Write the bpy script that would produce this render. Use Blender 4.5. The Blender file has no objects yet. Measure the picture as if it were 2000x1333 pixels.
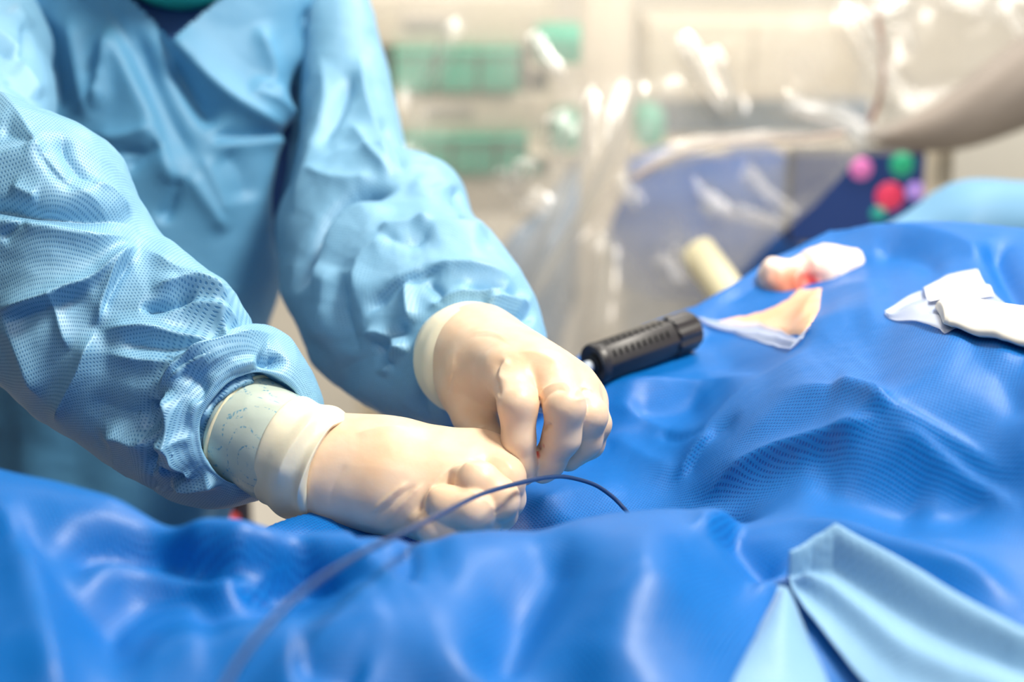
import bpy, math, random
import numpy as np
from mathutils import Vector

# ------------------------------------------------------------------ camera
S = bpy.context.scene
COL = S.collection
TILT = math.radians(18.0)
CAMZ = 1.38
FPX = 2778.0
FWD = np.array([0, math.cos(TILT), -math.sin(TILT)])
UPV = np.array([0, math.sin(TILT), math.cos(TILT)])
CAM = np.array([0, 0, CAMZ])
cam = bpy.data.cameras.new('camera')
cam.lens = 50.0
cam.sensor_width = 36.0
cam.clip_start = 0.02
cam.dof.use_dof = True
cam.dof.focus_distance = 0.85
cam.dof.aperture_fstop = 3.4
camo = bpy.data.objects.new('camera', cam)
camo.location = (0, 0, CAMZ)
camo.rotation_euler = (math.pi / 2 - TILT, 0, 0)
COL.objects.link(camo)
S.camera = camo

# ------------------------------------------------------------------ world, lights, exposure
S.view_settings.view_transform = 'Standard'
S.view_settings.look = 'None'
S.view_settings.gamma = 1.0
S.view_settings.use_curve_mapping = False
S.view_settings.exposure = 0.0
world = bpy.data.worlds.new('world')
S.world = world
world.use_nodes = True
bg = world.node_tree.nodes['Background']
bg.inputs[0].default_value = (0.85, 0.92, 1.0, 1)
bg.inputs[1].default_value = 0.09


def area(name, loc, target, size, power, color=(1, 1, 1), size_y=None):
    l = bpy.data.lights.new(name, 'AREA')
    l.energy = power
    l.color = color
    l.size = size
    if size_y:
        l.shape = 'RECTANGLE'
        l.size_y = size_y
    o = bpy.data.objects.new(name, l)
    o.location = loc
    o.rotation_euler = (Vector(target) - Vector(loc)).to_track_quat('-Z', 'Y').to_euler()
    COL.objects.link(o)
    return o


area('surgical_or_added_light', (0.70, 0.72, 2.45), (0.0, 0.95, 1.0), 0.34, 41, (1.0, 0.94, 0.83))
area('ceiling_or_fill_light', (0.25, -0.35, 2.35), (0.1, 0.8, 1.0), 0.9, 8.5, (1.0, 0.95, 0.90))  # added warm fill from the camera side, not a room fixture
area('surgical_or_added_light', (0.5, 2.0, 2.5), (0.0, 0.9, 1.0), 0.4, 14, (1.0, 0.95, 0.88))  # added second key from behind, leaves camera-facing slopes darker; no real lamp
area('ceiling_or_fill_light', (1.4, 2.6, 2.95), (1.1, 4.2, 0.8), 1.6, 72, (1.0, 0.95, 0.86))
area('ceiling_or_fill_light', (-0.9, 2.5, 2.95), (-0.4, 4.2, 0.8), 1.6, 65, (1.0, 0.95, 0.86))
area('glint_light', (1.9, 1.6, 2.8), (0.6, 2.1, 1.4), 0.3, 4, (1.0, 0.95, 0.85))  # small added lamp, only there to put highlights on the plastic cover


# ------------------------------------------------------------------ point helpers
def P(px, py, d):
    """world point seen at photo pixel (px, py) at depth d (metres along the view axis)"""
    px = np.asarray(px, float); py = np.asarray(py, float); d = np.asarray(d, float)
    a = (px - 1000) / FPX * d
    b = (666.5 - py) / FPX * d
    return CAM + np.stack([a, d * FWD[1] + b * UPV[1], d * FWD[2] + b * UPV[2]], -1)


def PZ(px, py, z):
    b = (666.5 - py) / FPX
    d = (CAMZ - z) / (-(FWD[2] + b * UPV[2]))
    return P(px, py, d)


def proj(v):
    q = v - CAM
    d = q @ FWD
    d = np.maximum(d, 0.05)
    return 1000 + q[..., 0] / d * FPX, 666.5 - (q @ UPV) / d * FPX, d


# ------------------------------------------------------------------ object helpers
def tag(o, label=None, cat=None, group=None, kind=None):
    if label: o['label'] = label
    if cat: o['category'] = cat
    if group: o['group'] = group
    if kind: o['kind'] = kind
    return o


def empty(name, loc, label, cat, group=None):
    o = bpy.data.objects.new(name, None)
    o.empty_display_size = 0.05
    o.location = loc
    COL.objects.link(o)
    return tag(o, label, cat, group)


def mesh(name, v, f, mat, parent=None, uv=None, smooth=True, mats=None):
    me = bpy.data.meshes.new(name)
    v = np.asarray(v, float)
    me.from_pydata(v.tolist(), [], [tuple(int(i) for i in q) for q in f] if not isinstance(f, np.ndarray) else f.tolist())
    if uv is not None:
        l = me.uv_layers.new(name='UVMap')
        idx = np.empty(len(me.loops), dtype=np.int32)
        me.loops.foreach_get('vertex_index', idx)
        l.data.foreach_set('uv', np.asarray(uv, np.float32)[idx].ravel())
    me.polygons.foreach_set('use_smooth', [smooth] * len(me.polygons))
    me.update()
    if mat: me.materials.append(mat)
    o = bpy.data.objects.new(name, me)
    COL.objects.link(o)
    if parent:
        o.parent = parent
        o.matrix_parent_inverse = parent_inv(parent)
    return o


def parent_inv(p):
    from mathutils import Matrix
    m = Matrix.Translation(p.location)
    if p.parent: m = Matrix.Translation(p.location)
    return m.inverted()


def grid_faces(nu, nv, wrap=False):
    """nu rows, nv columns; wrap closes the column direction"""
    i = np.arange(nu - 1)[:, None]
    j = np.arange(nv if wrap else nv - 1)[None, :]
    a = i * nv + j
    b = i * nv + (j + 1) % nv
    return np.stack([a, b, b + nv, a + nv], -1).reshape(-1, 4)


def catmull(pts, t):
    """pts (n,k), t in [0,n-1] -> interpolated"""
    pts = np.asarray(pts, float)
    n = len(pts)
    i = np.clip(np.floor(t).astype(int), 0, n - 2)
    u = (t - i)[:, None]
    p0 = pts[np.clip(i - 1, 0, n - 1)]; p1 = pts[i]; p2 = pts[i + 1]; p3 = pts[np.clip(i + 2, 0, n - 1)]
    return 0.5 * ((2 * p1) + (-p0 + p2) * u + (2 * p0 - 5 * p1 + 4 * p2 - p3) * u ** 2 + (-p0 + 3 * p1 - 3 * p2 + p3) * u ** 3)


def sstep(a, b, x):
    t = np.clip((x - a) / (b - a), 0, 1)
    return t * t * (3 - 2 * t)


# ------------------------------------------------------------------ numpy noise
def vnoise(p, seed=0):
    p = np.asarray(p, float)
    i = np.floor(p).astype(np.int64)
    f = p - i
    f = f * f * (3 - 2 * f)
    out = 0
    for dx in (0, 1):
        for dy in (0, 1):
            for dz in (0, 1):
                h = ((i[:, 0] + dx) * 374761393 + (i[:, 1] + dy) * 668265263 + (i[:, 2] + dz) * 2147483647 + seed * 974711) & 0xffffffff
                h = ((h ^ (h >> 13)) * 1274126177) & 0xffffffff
                h = (h ^ (h >> 16)) & 0xffff
                w = (f[:, 0] if dx else 1 - f[:, 0]) * (f[:, 1] if dy else 1 - f[:, 1]) * (f[:, 2] if dz else 1 - f[:, 2])
                out = out + w * (h / 65535.0 * 2 - 1)
    return out


def crumple(p, scale, seed=0):
    """ridged noise: sharp thin creases between soft facets"""
    a = 1 - np.abs(vnoise(p * scale, seed)) * 2
    b = 1 - np.abs(vnoise(p * scale * 2.1 + 7.3, seed + 1)) * 2
    return a * 0.7 + b * 0.3


def facets(p, wl, seed=0, n=4):
    """flat plates meeting in sharp creases, like stiff paper cloth; about -1 .. 1"""
    rng = np.random.RandomState(seed)
    w = np.stack([vnoise(p * (0.9 / wl) * 0.5, seed + k) for k in range(3)], -1) * wl * 0.55
    q = p + w
    out = 0
    for k in range(n):
        d = rng.normal(size=3); d /= np.linalg.norm(d)
        f = wl * rng.uniform(0.8, 1.5)
        x = (q @ d) / f + rng.uniform()
        out = out + (np.abs(x - np.floor(x) - 0.5) * 4 - 1) * (0.6 + 0.4 * vnoise(p / (wl * 2), seed + 20 + k))
    return out / n * 1.6


# ------------------------------------------------------------------ folds along photo lines
def fold(X, Y, pts, amp, wl, wr=None, p=1.4, t0=0.25, t1=0.25):
    """crease height along a polyline; wl/wr = falloff width on its left/right (photo px)"""
    wr = wl if wr is None else wr
    pts = np.asarray(pts, float)
    if len(pts) > 2:
        pts = catmull(pts, np.linspace(0, len(pts) - 1, (len(pts) - 1) * 4 + 1))
    seg = np.linalg.norm(np.diff(pts, axis=0), axis=1)
    L = seg.sum()
    m = 3.2 * max(wl, wr)
    box = (X > pts[:, 0].min() - m) & (X < pts[:, 0].max() + m) & (Y > pts[:, 1].min() - m) & (Y < pts[:, 1].max() + m)
    out = np.zeros_like(X)
    if not box.any(): return out
    x = X[box]; y = Y[box]
    best = np.full(x.shape, 1e9); side = np.zeros_like(x); tt = np.zeros_like(x)
    acc = 0
    for k in range(len(seg)):
        a = pts[k]; b = pts[k + 1]; d = b - a
        u = np.clip(((x - a[0]) * d[0] + (y - a[1]) * d[1]) / (seg[k] ** 2 + 1e-9), 0, 1)
        ex = x - a[0] - u * d[0]; ey = y - a[1] - u * d[1]
        dist = np.hypot(ex, ey)
        s = (d[0] * ey - d[1] * ex) / (seg[k] * (dist + 1e-6))     # +1 right-hand side on screen
        q = dist < best
        best[q] = dist[q]; side[q] = s[q]; tt[q] = (acc + u[q] * seg[k]) / L
        acc += seg[k]
    w = wl + (wr - wl) * sstep(-1, 1, side)
    taper = sstep(0, t0, tt) * sstep(0, t1, 1 - tt) if (t0 > 0 and t1 > 0) else (sstep(0, t0, tt) if t0 > 0 else (sstep(0, t1, 1 - tt) if t1 > 0 else 1.0))
    out[box] = amp * taper * np.exp(-(best / w) ** p)
    return out


def folds(X, Y, lst, k=1.0):
    h = np.zeros_like(X)
    for f in lst:
        h += fold(X, Y, *f[:2], *f[2:]) * k
    return h


# ------------------------------------------------------------------ lofted tube through silhouettes
def loft(name, st, nseg, nlen, mat, parent, flds=(), cr=(0, 10, 0), disp=None, uvk=1.0, caps=False, build=True, power=1.0, hold=None, fk=1.0):
    """st rows: Ax, Ay, dA, Bx, By, dB, ratio. A and B are the two outline points of the tube."""
    st = np.asarray(st, float)
    t = np.linspace(0, len(st) - 1, nlen)
    A = catmull(P(st[:, 0], st[:, 1], st[:, 2]), t)
    B = catmull(P(st[:, 3], st[:, 4], st[:, 5]), t)
    ra = catmull(st[:, 6:7], t)
    c = (A + B) / 2
    e1 = (B - A) / 2
    T = np.gradient(c, axis=0)
    ker = np.ones(9) / 9
    T = np.stack([np.convolve(np.pad(T[:, k], 4, mode='edge'), ker, 'valid') for k in range(3)], -1)
    T /= np.linalg.norm(T, axis=1)[:, None] + 1e-9
    if hold is not None:
        k0 = int(hold / (len(st) - 1) * (nlen - 1)); T[k0:] = T[k0]
    e2 = np.cross(T, e1)
    e2 = e2 / (np.linalg.norm(e2, axis=1)[:, None] + 1e-9) * np.linalg.norm(e1, axis=1)[:, None] * ra
    th = np.linspace(0, 2 * math.pi, nseg, endpoint=False)
    cs = np.sign(np.cos(th)) * np.abs(np.cos(th)) ** power
    sn = np.sign(np.sin(th)) * np.abs(np.sin(th)) ** power
    V = c[:, None, :] + cs[None, :, None] * e1[:, None, :] + sn[None, :, None] * e2[:, None, :]
    N = normals(V)
    cen = V - c[:, None, :]
    N = np.where(((N * cen).sum() < 0), -N, N)
    u = np.concatenate([[0], np.cumsum(np.linalg.norm(np.diff(c, axis=0), axis=1))])
    R = np.median(np.linalg.norm(e1, axis=1)) * 0.95
    UV = np.stack([np.repeat(u[:, None], nseg, 1), np.repeat((np.abs(th - math.pi) * R)[None, :], nlen, 0)], -1).reshape(-1, 2) * uvk
    V2 = V.reshape(-1, 3); N2 = N.reshape(-1, 3)
    X, Y, D = proj(V2)
    view = CAM - V2
    view /= np.linalg.norm(view, axis=1)[:, None]
    face = sstep(-0.15, 0.35, (view * N2).sum(1))
    h = folds(X, Y, flds) * face * fk
    if hold is not None:
        h *= np.repeat(1 - sstep(k0, k0 + 12, np.arange(nlen)), nseg)
    if cr[0]:
        h += cr[0] * crumple(V2, cr[1], cr[2])
    if disp is not None:
        h += disp(V2, N2, X, Y, face, np.repeat(np.linspace(0, 1, nlen), nseg), np.tile(th, nlen))
    V2 = V2 + N2 * h[:, None]
    if not build: return V2, N2
    F = grid_faces(nlen, nseg, True)
    F = F.tolist()
    if caps:
        F.append(list(range(nseg))[::-1]); F.append(list(range((nlen - 1) * nseg, nlen * nseg)))
    return mesh(name, V2, F, mat, parent, UV)


def normals(V):
    du = np.gradient(V, axis=0)
    dv = np.roll(V, -1, 1) - np.roll(V, 1, 1)
    n = np.cross(du, dv)
    return n / (np.linalg.norm(n, axis=2)[:, :, None] + 1e-12)


# ------------------------------------------------------------------ implicit surfaces
def seg_d(G, a, b, ra, rb, sq=None):
    a = np.asarray(a); b = np.asarray(b)
    d = b - a
    L = (d @ d) + 1e-12
    q = G - a
    u = np.clip((q @ d) / L, 0, 1)
    r = ra + (rb - ra) * u
    e = q - u[..., None] * d
    return np.sqrt((e * e).sum(-1)) - r


def smin(a, b, k):
    h = np.maximum(k - np.abs(a - b), 0) / k
    return np.minimum(a, b) - h * h * k * 0.25


def surfnet(F, org, h):
    nx, ny, nz = F.shape
    ins = F < 0
    s = ins.astype(np.int8)
    corner = [(i, j, k) for i in (0, 1) for j in (0, 1) for k in (0, 1)]
    cnt = sum(s[i:nx - 1 + i, j:ny - 1 + j, k:nz - 1 + k] for i, j, k in corner)
    act = (cnt > 0) & (cnt < 8)
    I, J, K = np.nonzero(act)
    idx = -np.ones(act.shape, dtype=np.int64)
    idx[I, J, K] = np.arange(len(I))
    acc = np.zeros((len(I), 3)); n = np.zeros(len(I))
    for a in corner:
        for ax in range(3):
            if a[ax] == 1: continue
            b = list(a); b[ax] = 1
            fa = F[I + a[0], J + a[1], K + a[2]]; fb = F[I + b[0], J + b[1], K + b[2]]
            q = (fa < 0) != (fb < 0)
            t = np.where(q, fa / np.where(q, fa - fb, 1), 0)
            p = np.array(a, float)[None, :].repeat(len(I), 0)
            p[:, ax] += t
            acc[q] += p[q]; n[q] += 1
    v = (np.stack([I, J, K], -1) + acc / n[:, None]) * h + org
    faces = []
    for ax in range(3):
        o1, o2 = [(1, 2), (2, 0), (0, 1)][ax]
        sl0 = [slice(1, -1)] * 3; sl1 = [slice(1, -1)] * 3
        sl0[ax] = slice(0, -1); sl1[ax] = slice(1, None)
        a = ins[tuple(sl0)]; b = ins[tuple(sl1)]
        q = np.argwhere(a != b)
        if len(q) == 0: continue
        fl = a[tuple(q.T)]
        off = np.array([1, 1, 1]); off[ax] = 0
        q = q + off
        def at(d1, d2):
            r = q.copy(); r[:, o1] -= d1; r[:, o2] -= d2
            return idx[r[:, 0], r[:, 1], r[:, 2]]
        quad = np.stack([at(1, 1), at(0, 1), at(0, 0), at(1, 0)], -1)
        quad[~fl] = quad[~fl][:, ::-1]
        faces.append(quad)
    f = np.concatenate(faces)
    f = f[(f >= 0).all(1)]
    return v, f


def smooth_mesh(v, f, it=2, lam=0.5):
    e = np.concatenate([f[:, [0, 1]], f[:, [1, 2]], f[:, [2, 3]], f[:, [3, 0]]])
    e = np.concatenate([e, e[:, ::-1]])
    cnt = np.bincount(e[:, 0], minlength=len(v))[:, None]
    for _ in range(it):
        s = np.stack([np.bincount(e[:, 0], v[e[:, 1], k], minlength=len(v)) for k in range(3)], -1)
        v = v + lam * (s / np.maximum(cnt, 1) - v)
    return v


def vert_normals(v, f):
    n = np.cross(v[f[:, 2]] - v[f[:, 0]], v[f[:, 3]] - v[f[:, 1]])
    N = np.zeros_like(v)
    for k in range(4):
        for c in range(3):
            N[:, c] += np.bincount(f[:, k], n[:, c], minlength=len(v))
    return N / (np.linalg.norm(N, axis=1)[:, None] + 1e-12)


def implicit(fn, lo, hi, h):
    lo = np.asarray(lo); hi = np.asarray(hi)
    n = np.ceil((hi - lo) / h).astype(int) + 1
    ax = [lo[k] + np.arange(n[k]) * h for k in range(3)]
    G = np.stack(np.meshgrid(*ax, indexing='ij'), -1)
    return surfnet(fn(G), lo, h)


# ------------------------------------------------------------------ materials
def mat_new(name):
    m = bpy.data.materials.new(name)
    m.use_nodes = True
    nt = m.node_tree
    return m, nt, nt.nodes['Principled BSDF'], nt.nodes['Material Output']


def plain(name, col, rough=0.5, metal=0.0, noise=0.0, nscale=30, bump=0.0, **kw):
    m, nt, b, o = mat_new(name)
    b.inputs['Base Color'].default_value = (*col, 1)
    b.inputs['Roughness'].default_value = rough
    b.inputs['Metallic'].default_value = metal
    for k, v in kw.items():
        b.inputs[k.replace('_', ' ')].default_value = v
    tc = nt.nodes.new('ShaderNodeTexCoord')
    n = nt.nodes.new('ShaderNodeTexNoise')
    n.inputs['Scale'].default_value = nscale
    n.inputs['Detail'].default_value = 4
    nt.links.new(tc.outputs['Object'], n.inputs['Vector'])
    if noise:
        mx = nt.nodes.new('ShaderNodeMix'); mx.data_type = 'RGBA'
        mx.inputs['A'].default_value = (*[c * (1 - noise) for c in col], 1)
        mx.inputs['B'].default_value = (*[min(1, c * (1 + noise)) for c in col], 1)
        nt.links.new(n.outputs['Fac'], mx.inputs['Factor'])
        nt.links.new(mx.outputs['Result'], b.inputs['Base Color'])
    if bump:
        bp = nt.nodes.new('ShaderNodeBump'); bp.inputs['Distance'].default_value = bump
        nt.links.new(n.outputs['Fac'], bp.inputs['Height'])
        nt.links.new(bp.outputs['Normal'], b.inputs['Normal'])
    return m


def nonwoven(name, col, dotcol, pitch, rough=0.45, spec=0.5, sheen=0.3, mixf=0.7, trans=0.15, bumpd=0.0002, grain=0.0):
    """embossed non-woven fabric: hexagonal dots from the UV map in metres"""
    m, nt, b, o = mat_new(name)
    N = nt.nodes.new; L = nt.links.new
    uv = N('ShaderNodeUVMap')
    sp = N('ShaderNodeSeparateXYZ'); L(uv.outputs[0], sp.inputs[0])
    def math_(op, a, bb=None, c=None):
        n = N('ShaderNodeMath'); n.operation = op
        for k, v in enumerate((a, bb, c)):
            if v is None: continue
            if isinstance(v, (int, float)): n.inputs[k].default_value = v
            else: L(v, n.inputs[k])
        return n.outputs[0]
    w = 2 * math.pi / (pitch * 0.866)
    x = sp.outputs[0]; y = sp.outputs[1]
    c1 = math_('COSINE', math_('MULTIPLY', x, w))
    a2 = math_('MULTIPLY', x, w * 0.5); b2 = math_('MULTIPLY', y, w * 0.866)
    c2 = math_('COSINE', math_('ADD', a2, b2))
    c3 = math_('COSINE', math_('SUBTRACT', a2, b2))
    s = math_('ADD', math_('ADD', c1, c2), c3)            # -1.5 .. 3
    mr = N('ShaderNodeMapRange'); mr.interpolation_type = 'SMOOTHSTEP'
    mr.inputs['From Min'].default_value = 0.2; mr.inputs['From Max'].default_value = 2.2
    L(s, mr.inputs['Value'])
    mx = N('ShaderNodeMix'); mx.data_type = 'RGBA'
    mx.inputs['A'].default_value = (*col, 1); mx.inputs['B'].default_value = (*dotcol, 1)
    fac = math_('MULTIPLY', mr.outputs[0], mixf)
    L(fac, mx.inputs['Factor'])
    tc = N('ShaderNodeTexCoord')
    n1 = N('ShaderNodeTexNoise'); n1.inputs['Scale'].default_value = 900; n1.inputs['Detail'].default_value = 2
    L(tc.outputs['Object'], n1.inputs['Vector'])
    hsv = N('ShaderNodeHueSaturation')
    mv = N('ShaderNodeMapRange'); mv.inputs['To Min'].default_value = 0.85; mv.inputs['To Max'].default_value = 1.15
    L(n1.outputs['Fac'], mv.inputs['Value']); L(mv.outputs[0], hsv.inputs['Value'])
    L(mx.outputs['Result'], hsv.inputs['Color'])
    b.inputs['Roughness'].default_value = rough
    b.inputs['Specular IOR Level'].default_value = spec
    b.inputs['Sheen Weight'].default_value = sheen
    b.inputs['Sheen Roughness'].default_value = 0.4
    L(hsv.outputs['Color'], b.inputs['Base Color'])
    n2 = N('ShaderNodeTexNoise'); n2.inputs['Scale'].default_value = 45; n2.inputs['Detail'].default_value = 3
    L(tc.outputs['Object'], n2.inputs['Vector'])
    bp0 = N('ShaderNodeBump'); bp0.inputs['Distance'].default_value = 0.0016; bp0.inputs['Strength'].default_value = 0.5
    L(n2.outputs['Fac'], bp0.inputs['Height'])
    bp = N('ShaderNodeBump'); bp.inputs['Distance'].default_value = bumpd; bp.inputs['Strength'].default_value = 0.8; bp.invert = True
    L(mr.outputs[0], bp.inputs['Height']); L(bp0.outputs['Normal'], bp.inputs['Normal'])
    L(bp.outputs['Normal'], b.inputs['Normal'])
    if trans:
        tr = N('ShaderNodeBsdfTranslucent'); L(hsv.outputs['Color'], tr.inputs['Color'])
        ms = N('ShaderNodeMixShader'); ms.inputs[0].default_value = trans
        L(b.outputs[0], ms.inputs[1]); L(tr.outputs[0], ms.inputs[2]); L(ms.outputs[0], o.inputs[0])
    return m


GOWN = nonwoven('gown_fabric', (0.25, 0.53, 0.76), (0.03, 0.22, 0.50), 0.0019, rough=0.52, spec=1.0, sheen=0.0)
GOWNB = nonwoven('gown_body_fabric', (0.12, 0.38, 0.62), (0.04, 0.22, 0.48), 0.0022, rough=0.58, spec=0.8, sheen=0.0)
DRAPE = nonwoven('drape_fabric', (0.0, 0.165, 0.56), (0.0, 0.055, 0.36), 0.0023, rough=0.42, spec=0.42, sheen=0.0, mixf=0.75)
SCRUB = plain('scrub_cotton', (0.02, 0.08, 0.25), 0.8, noise=0.2, nscale=200)


def glove_mat(name, col, sss=0.25, rough=0.42, mott=0.12):
    m, nt, b, o = mat_new(name)
    N = nt.nodes.new; L = nt.links.new
    tc = N('ShaderNodeTexCoord')
    n = N('ShaderNodeTexNoise'); n.inputs['Scale'].default_value = 38; n.inputs['Detail'].default_value = 6
    L(tc.outputs['Object'], n.inputs['Vector'])
    mx = N('ShaderNodeMix'); mx.data_type = 'RGBA'
    mx.inputs['A'].default_value = (*col, 1)
    mx.inputs['B'].default_value = (col[0] * 0.97, col[1] * (1 - mott), col[2] * (1 - mott * 1.8), 1)
    mr = N('ShaderNodeMapRange'); mr.inputs['From Min'].default_value = 0.4; mr.inputs['From Max'].default_value = 0.7
    L(n.outputs['Fac'], mr.inputs['Value']); L(mr.outputs[0], mx.inputs['Factor'])
    L(mx.outputs['Result'], b.inputs['Base Color'])
    b.inputs['Subsurface Weight'].default_value = sss
    b.inputs['Subsurface Scale'].default_value = 0.006
    b.inputs['Subsurface Radius'].default_value = (1.0, 0.45, 0.25)
    b.inputs['Roughness'].default_value = rough
    n2 = N('ShaderNodeTexNoise'); n2.inputs['Scale'].default_value = 160; n2.inputs['Detail'].default_value = 3
    L(tc.outputs['Object'], n2.inputs['Vector'])
    bp = N('ShaderNodeBump'); bp.inputs['Distance'].default_value = 0.0005; bp.inputs['Strength'].default_value = 0.35
    L(n2.outputs['Fac'], bp.inputs['Height']); L(bp.outputs['Normal'], b.inputs['Normal'])
    return m


def stain(m, spots, spread=0.02, nsc=60):
    """ragged coloured stains of their own shape on a surface"""
    nt = m.node_tree; N = nt.nodes.new; L = nt.links.new
    b = nt.nodes['Principled BSDF']
    tc = N('ShaderNodeTexCoord')
    out = b.inputs['Base Color'].links[0].from_socket
    for (c, r, col, sc) in spots:
        vm = N('ShaderNodeVectorMath'); vm.operation = 'DISTANCE'; vm.inputs[1].default_value = tuple(c)
        n = N('ShaderNodeTexNoise'); n.inputs['Scale'].default_value = nsc; n.inputs['Detail'].default_value = 3
        L(tc.outputs['Object'], n.inputs['Vector'])
        L(tc.outputs['Object'], vm.inputs[0])
        ad = N('ShaderNodeMath'); ad.operation = 'MULTIPLY_ADD'; ad.inputs[1].default_value = spread; L(n.outputs['Fac'], ad.inputs[0]); L(vm.outputs['Value'], ad.inputs[2])
        mr = N('ShaderNodeMapRange'); mr.inputs['From Min'].default_value = r * .5 + spread * .5; mr.inputs['From Max'].default_value = r + spread * .6
        mr.inputs['To Min'].default_value = sc; mr.inputs['To Max'].default_value = 0
        L(ad.outputs[0], mr.inputs['Value'])
        mx = N('ShaderNodeMix'); mx.data_type = 'RGBA'; L(out, mx.inputs['A']); mx.inputs['B'].default_value = col
        L(mr.outputs[0], mx.inputs['Factor']); out = mx.outputs['Result']
    L(out, b.inputs['Base Color'])


GLOVE = glove_mat('latex_glove', (0.80, 0.60, 0.43))
CUFFM = glove_mat('latex_cuff', (0.82, 0.76, 0.58), sss=0.15, mott=0.04)

# ------------------------------------------------------------------ the setting
M_FLOOR = plain('vinyl_floor', (0.56, 0.53, 0.48), 0.35, noise=0.06, nscale=6)
M_WALL = plain('painted_wall', (0.80, 0.74, 0.62), 0.6, noise=0.02, nscale=4)


def box_vf(c, s):
    c = np.array(c, float); s = np.array(s, float) / 2
    v = [c + s * np.array([i, j, k]) for i in (-1, 1) for j in (-1, 1) for k in (-1, 1)]
    f = [(0, 1, 3, 2), (4, 6, 7, 5), (0, 4, 5, 1), (2, 3, 7, 6), (0, 2, 6, 4), (1, 5, 7, 3)]
    return v, f


def box(name, c, s, mat, parent=None, bevel=0.0, rot=None, seg=3):
    v, f = box_vf((0, 0, 0), s)
    v = np.array(v)
    if rot is not None:
        from mathutils import Euler
        R = np.array(Euler(rot).to_matrix())
        v = v @ R.T
    v = v + np.array(c)
    o = mesh(name, v, f, mat, parent, smooth=False)
    if bevel:
        b = o.modifiers.new('bevel', 'BEVEL'); b.width = bevel; b.segments = seg; b.limit_method = 'NONE'
        o.data.polygons.foreach_set('use_smooth', [True] * len(o.data.polygons))
    return o


box('floor', (0, 2.0, -0.05), (9.0, 7.0, 0.1), M_FLOOR)['kind'] = 'structure'
box('wall_back', (0, 5.0, 1.5), (9.0, 0.1, 3.0), M_WALL)['kind'] = 'structure'


def tube(name, pts, r, mat, parent=None, nseg=12, sub=8, caps=True):
    pts = np.asarray(pts, float)
    rr = np.full((len(pts), 1), r) if np.isscalar(r) else np.asarray(r, float)[:, None]
    if len(pts) > 2:
        t = np.linspace(0, len(pts) - 1, (len(pts) - 1) * sub + 1)
        c = catmull(pts, t); rr = catmull(rr, t)
    else:
        c = pts
    T = np.gradient(c, axis=0); T /= np.linalg.norm(T, axis=1)[:, None] + 1e-12
    ref = np.array([0, 0, 1.0]) if abs(T[0, 2]) < 0.9 else np.array([1.0, 0, 0])
    e = np.cross(T[0], ref); e /= np.linalg.norm(e)
    E = []
    for k in range(len(c)):
        e = e - (e @ T[k]) * T[k]; e /= np.linalg.norm(e); E.append(e)
    E = np.array(E); F2 = np.cross(T, E)
    th = np.linspace(0, 2 * math.pi, nseg, endpoint=False)
    V = c[:, None] + rr[:, None] * (np.cos(th)[None, :, None] * E[:, None] + np.sin(th)[None, :, None] * F2[:, None])
    F = grid_faces(len(c), nseg, True).tolist()
    if caps:
        F.append(list(range(nseg))[::-1]); F.append(list(range((len(c) - 1) * nseg, len(c) * nseg)))
    return mesh(name, V.reshape(-1, 3), F, mat, parent)


# ------------------------------------------------------------------ surgical drape over the table
CTRL = [  # photo x, photo y, height
    (-350, 1500, 1.08), (-350, 1150, 1.11), (-300, 880, 1.13), (-450, 700, 1.06),
    (0, 1500, 1.08), (0, 1250, 1.10), (0, 1080, 1.10), (120, 1110, 1.100), (300, 1120, 1.083), (450, 1160, 1.078), (600, 1130, 1.077), (200, 1220, 1.080), (380, 1215, 1.064), (540, 1190, 1.066), (820, 1105, 1.092), (680, 1185, 1.084), (500, 1245, 1.080), (300, 1320, 1.080), (640, 1380, 1.078), (900, 1290, 1.083), 
    (200, 1500, 1.07), (-150, 1300, 1.09), 
    (520, 1500, 1.06), 
    (800, 1500, 1.05), (1000, 1180, 1.082), (1050, 1400, 1.06), (1300, 1150, 1.09), (1300, 1450, 1.07),
    (1500, 1170, 1.055), (1520, 1400, 1.05), (1450, 1020, 1.07), (1650, 1070, 1.072), (1800, 1200, 1.07), (1900, 1400, 1.07), (2100, 1250, 1.08),
    (2300, 1500, 1.07), (2300, 1000, 1.11), (1850, 1060, 1.085), (2050, 1060, 1.09),
    (150, 860, 0.99), (400, 960, 0.985), (700, 965, 1.01), (850, 950, 1.0), (610, 1003, 1.028), (480, 1050, 1.035),
    (1100, 965, 1.0), (1215, 985, 1.004), (1320, 955, 1.012), (1000, 900, 1.0), (880, 845, 1.0),
    (1250, 860, 1.008), (1140, 860, 1.0), (1350, 790, 1.022), (1390, 850, 1.035), (1480, 840, 1.062), (1480, 720, 1.05), (1600, 640, 1.085),
    (1750, 690, 1.105), (1720, 815, 1.10), (1600, 900, 1.07), (1800, 930, 1.085), (1920, 1000, 1.08), (2000, 880, 1.11), (2000, 720, 1.13),
    (1400, 690, 1.040), (1450, 640, 1.045), (1360, 602, 1.05), (1500, 515, 1.075), (1620, 458, 1.095), (1850, 445, 1.115), (2010, 455, 1.12),
    (1540, 600, 1.062), (1640, 540, 1.075), (1750, 540, 1.095), (1850, 560, 1.105), (2000, 600, 1.12), (2300, 500, 1.13), (2300, 750, 1.15),
    (1050, 780, 1.0),
]
EDGE = [(-1500, 1900, 0.98), (200, 1190, 1.02), (470, 1052, 1.035), (600, 1000, 1.03), (880, 838, 1.01), (1130, 708, 1.01), (1360, 600, 1.05),
        (1500, 512, 1.075), (1620, 455, 1.095), (1850, 441, 1.115), (2000, 450, 1.12), (2600, 520, 1.13)]
cp = [PZ(*c) for c in CTRL]
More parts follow.
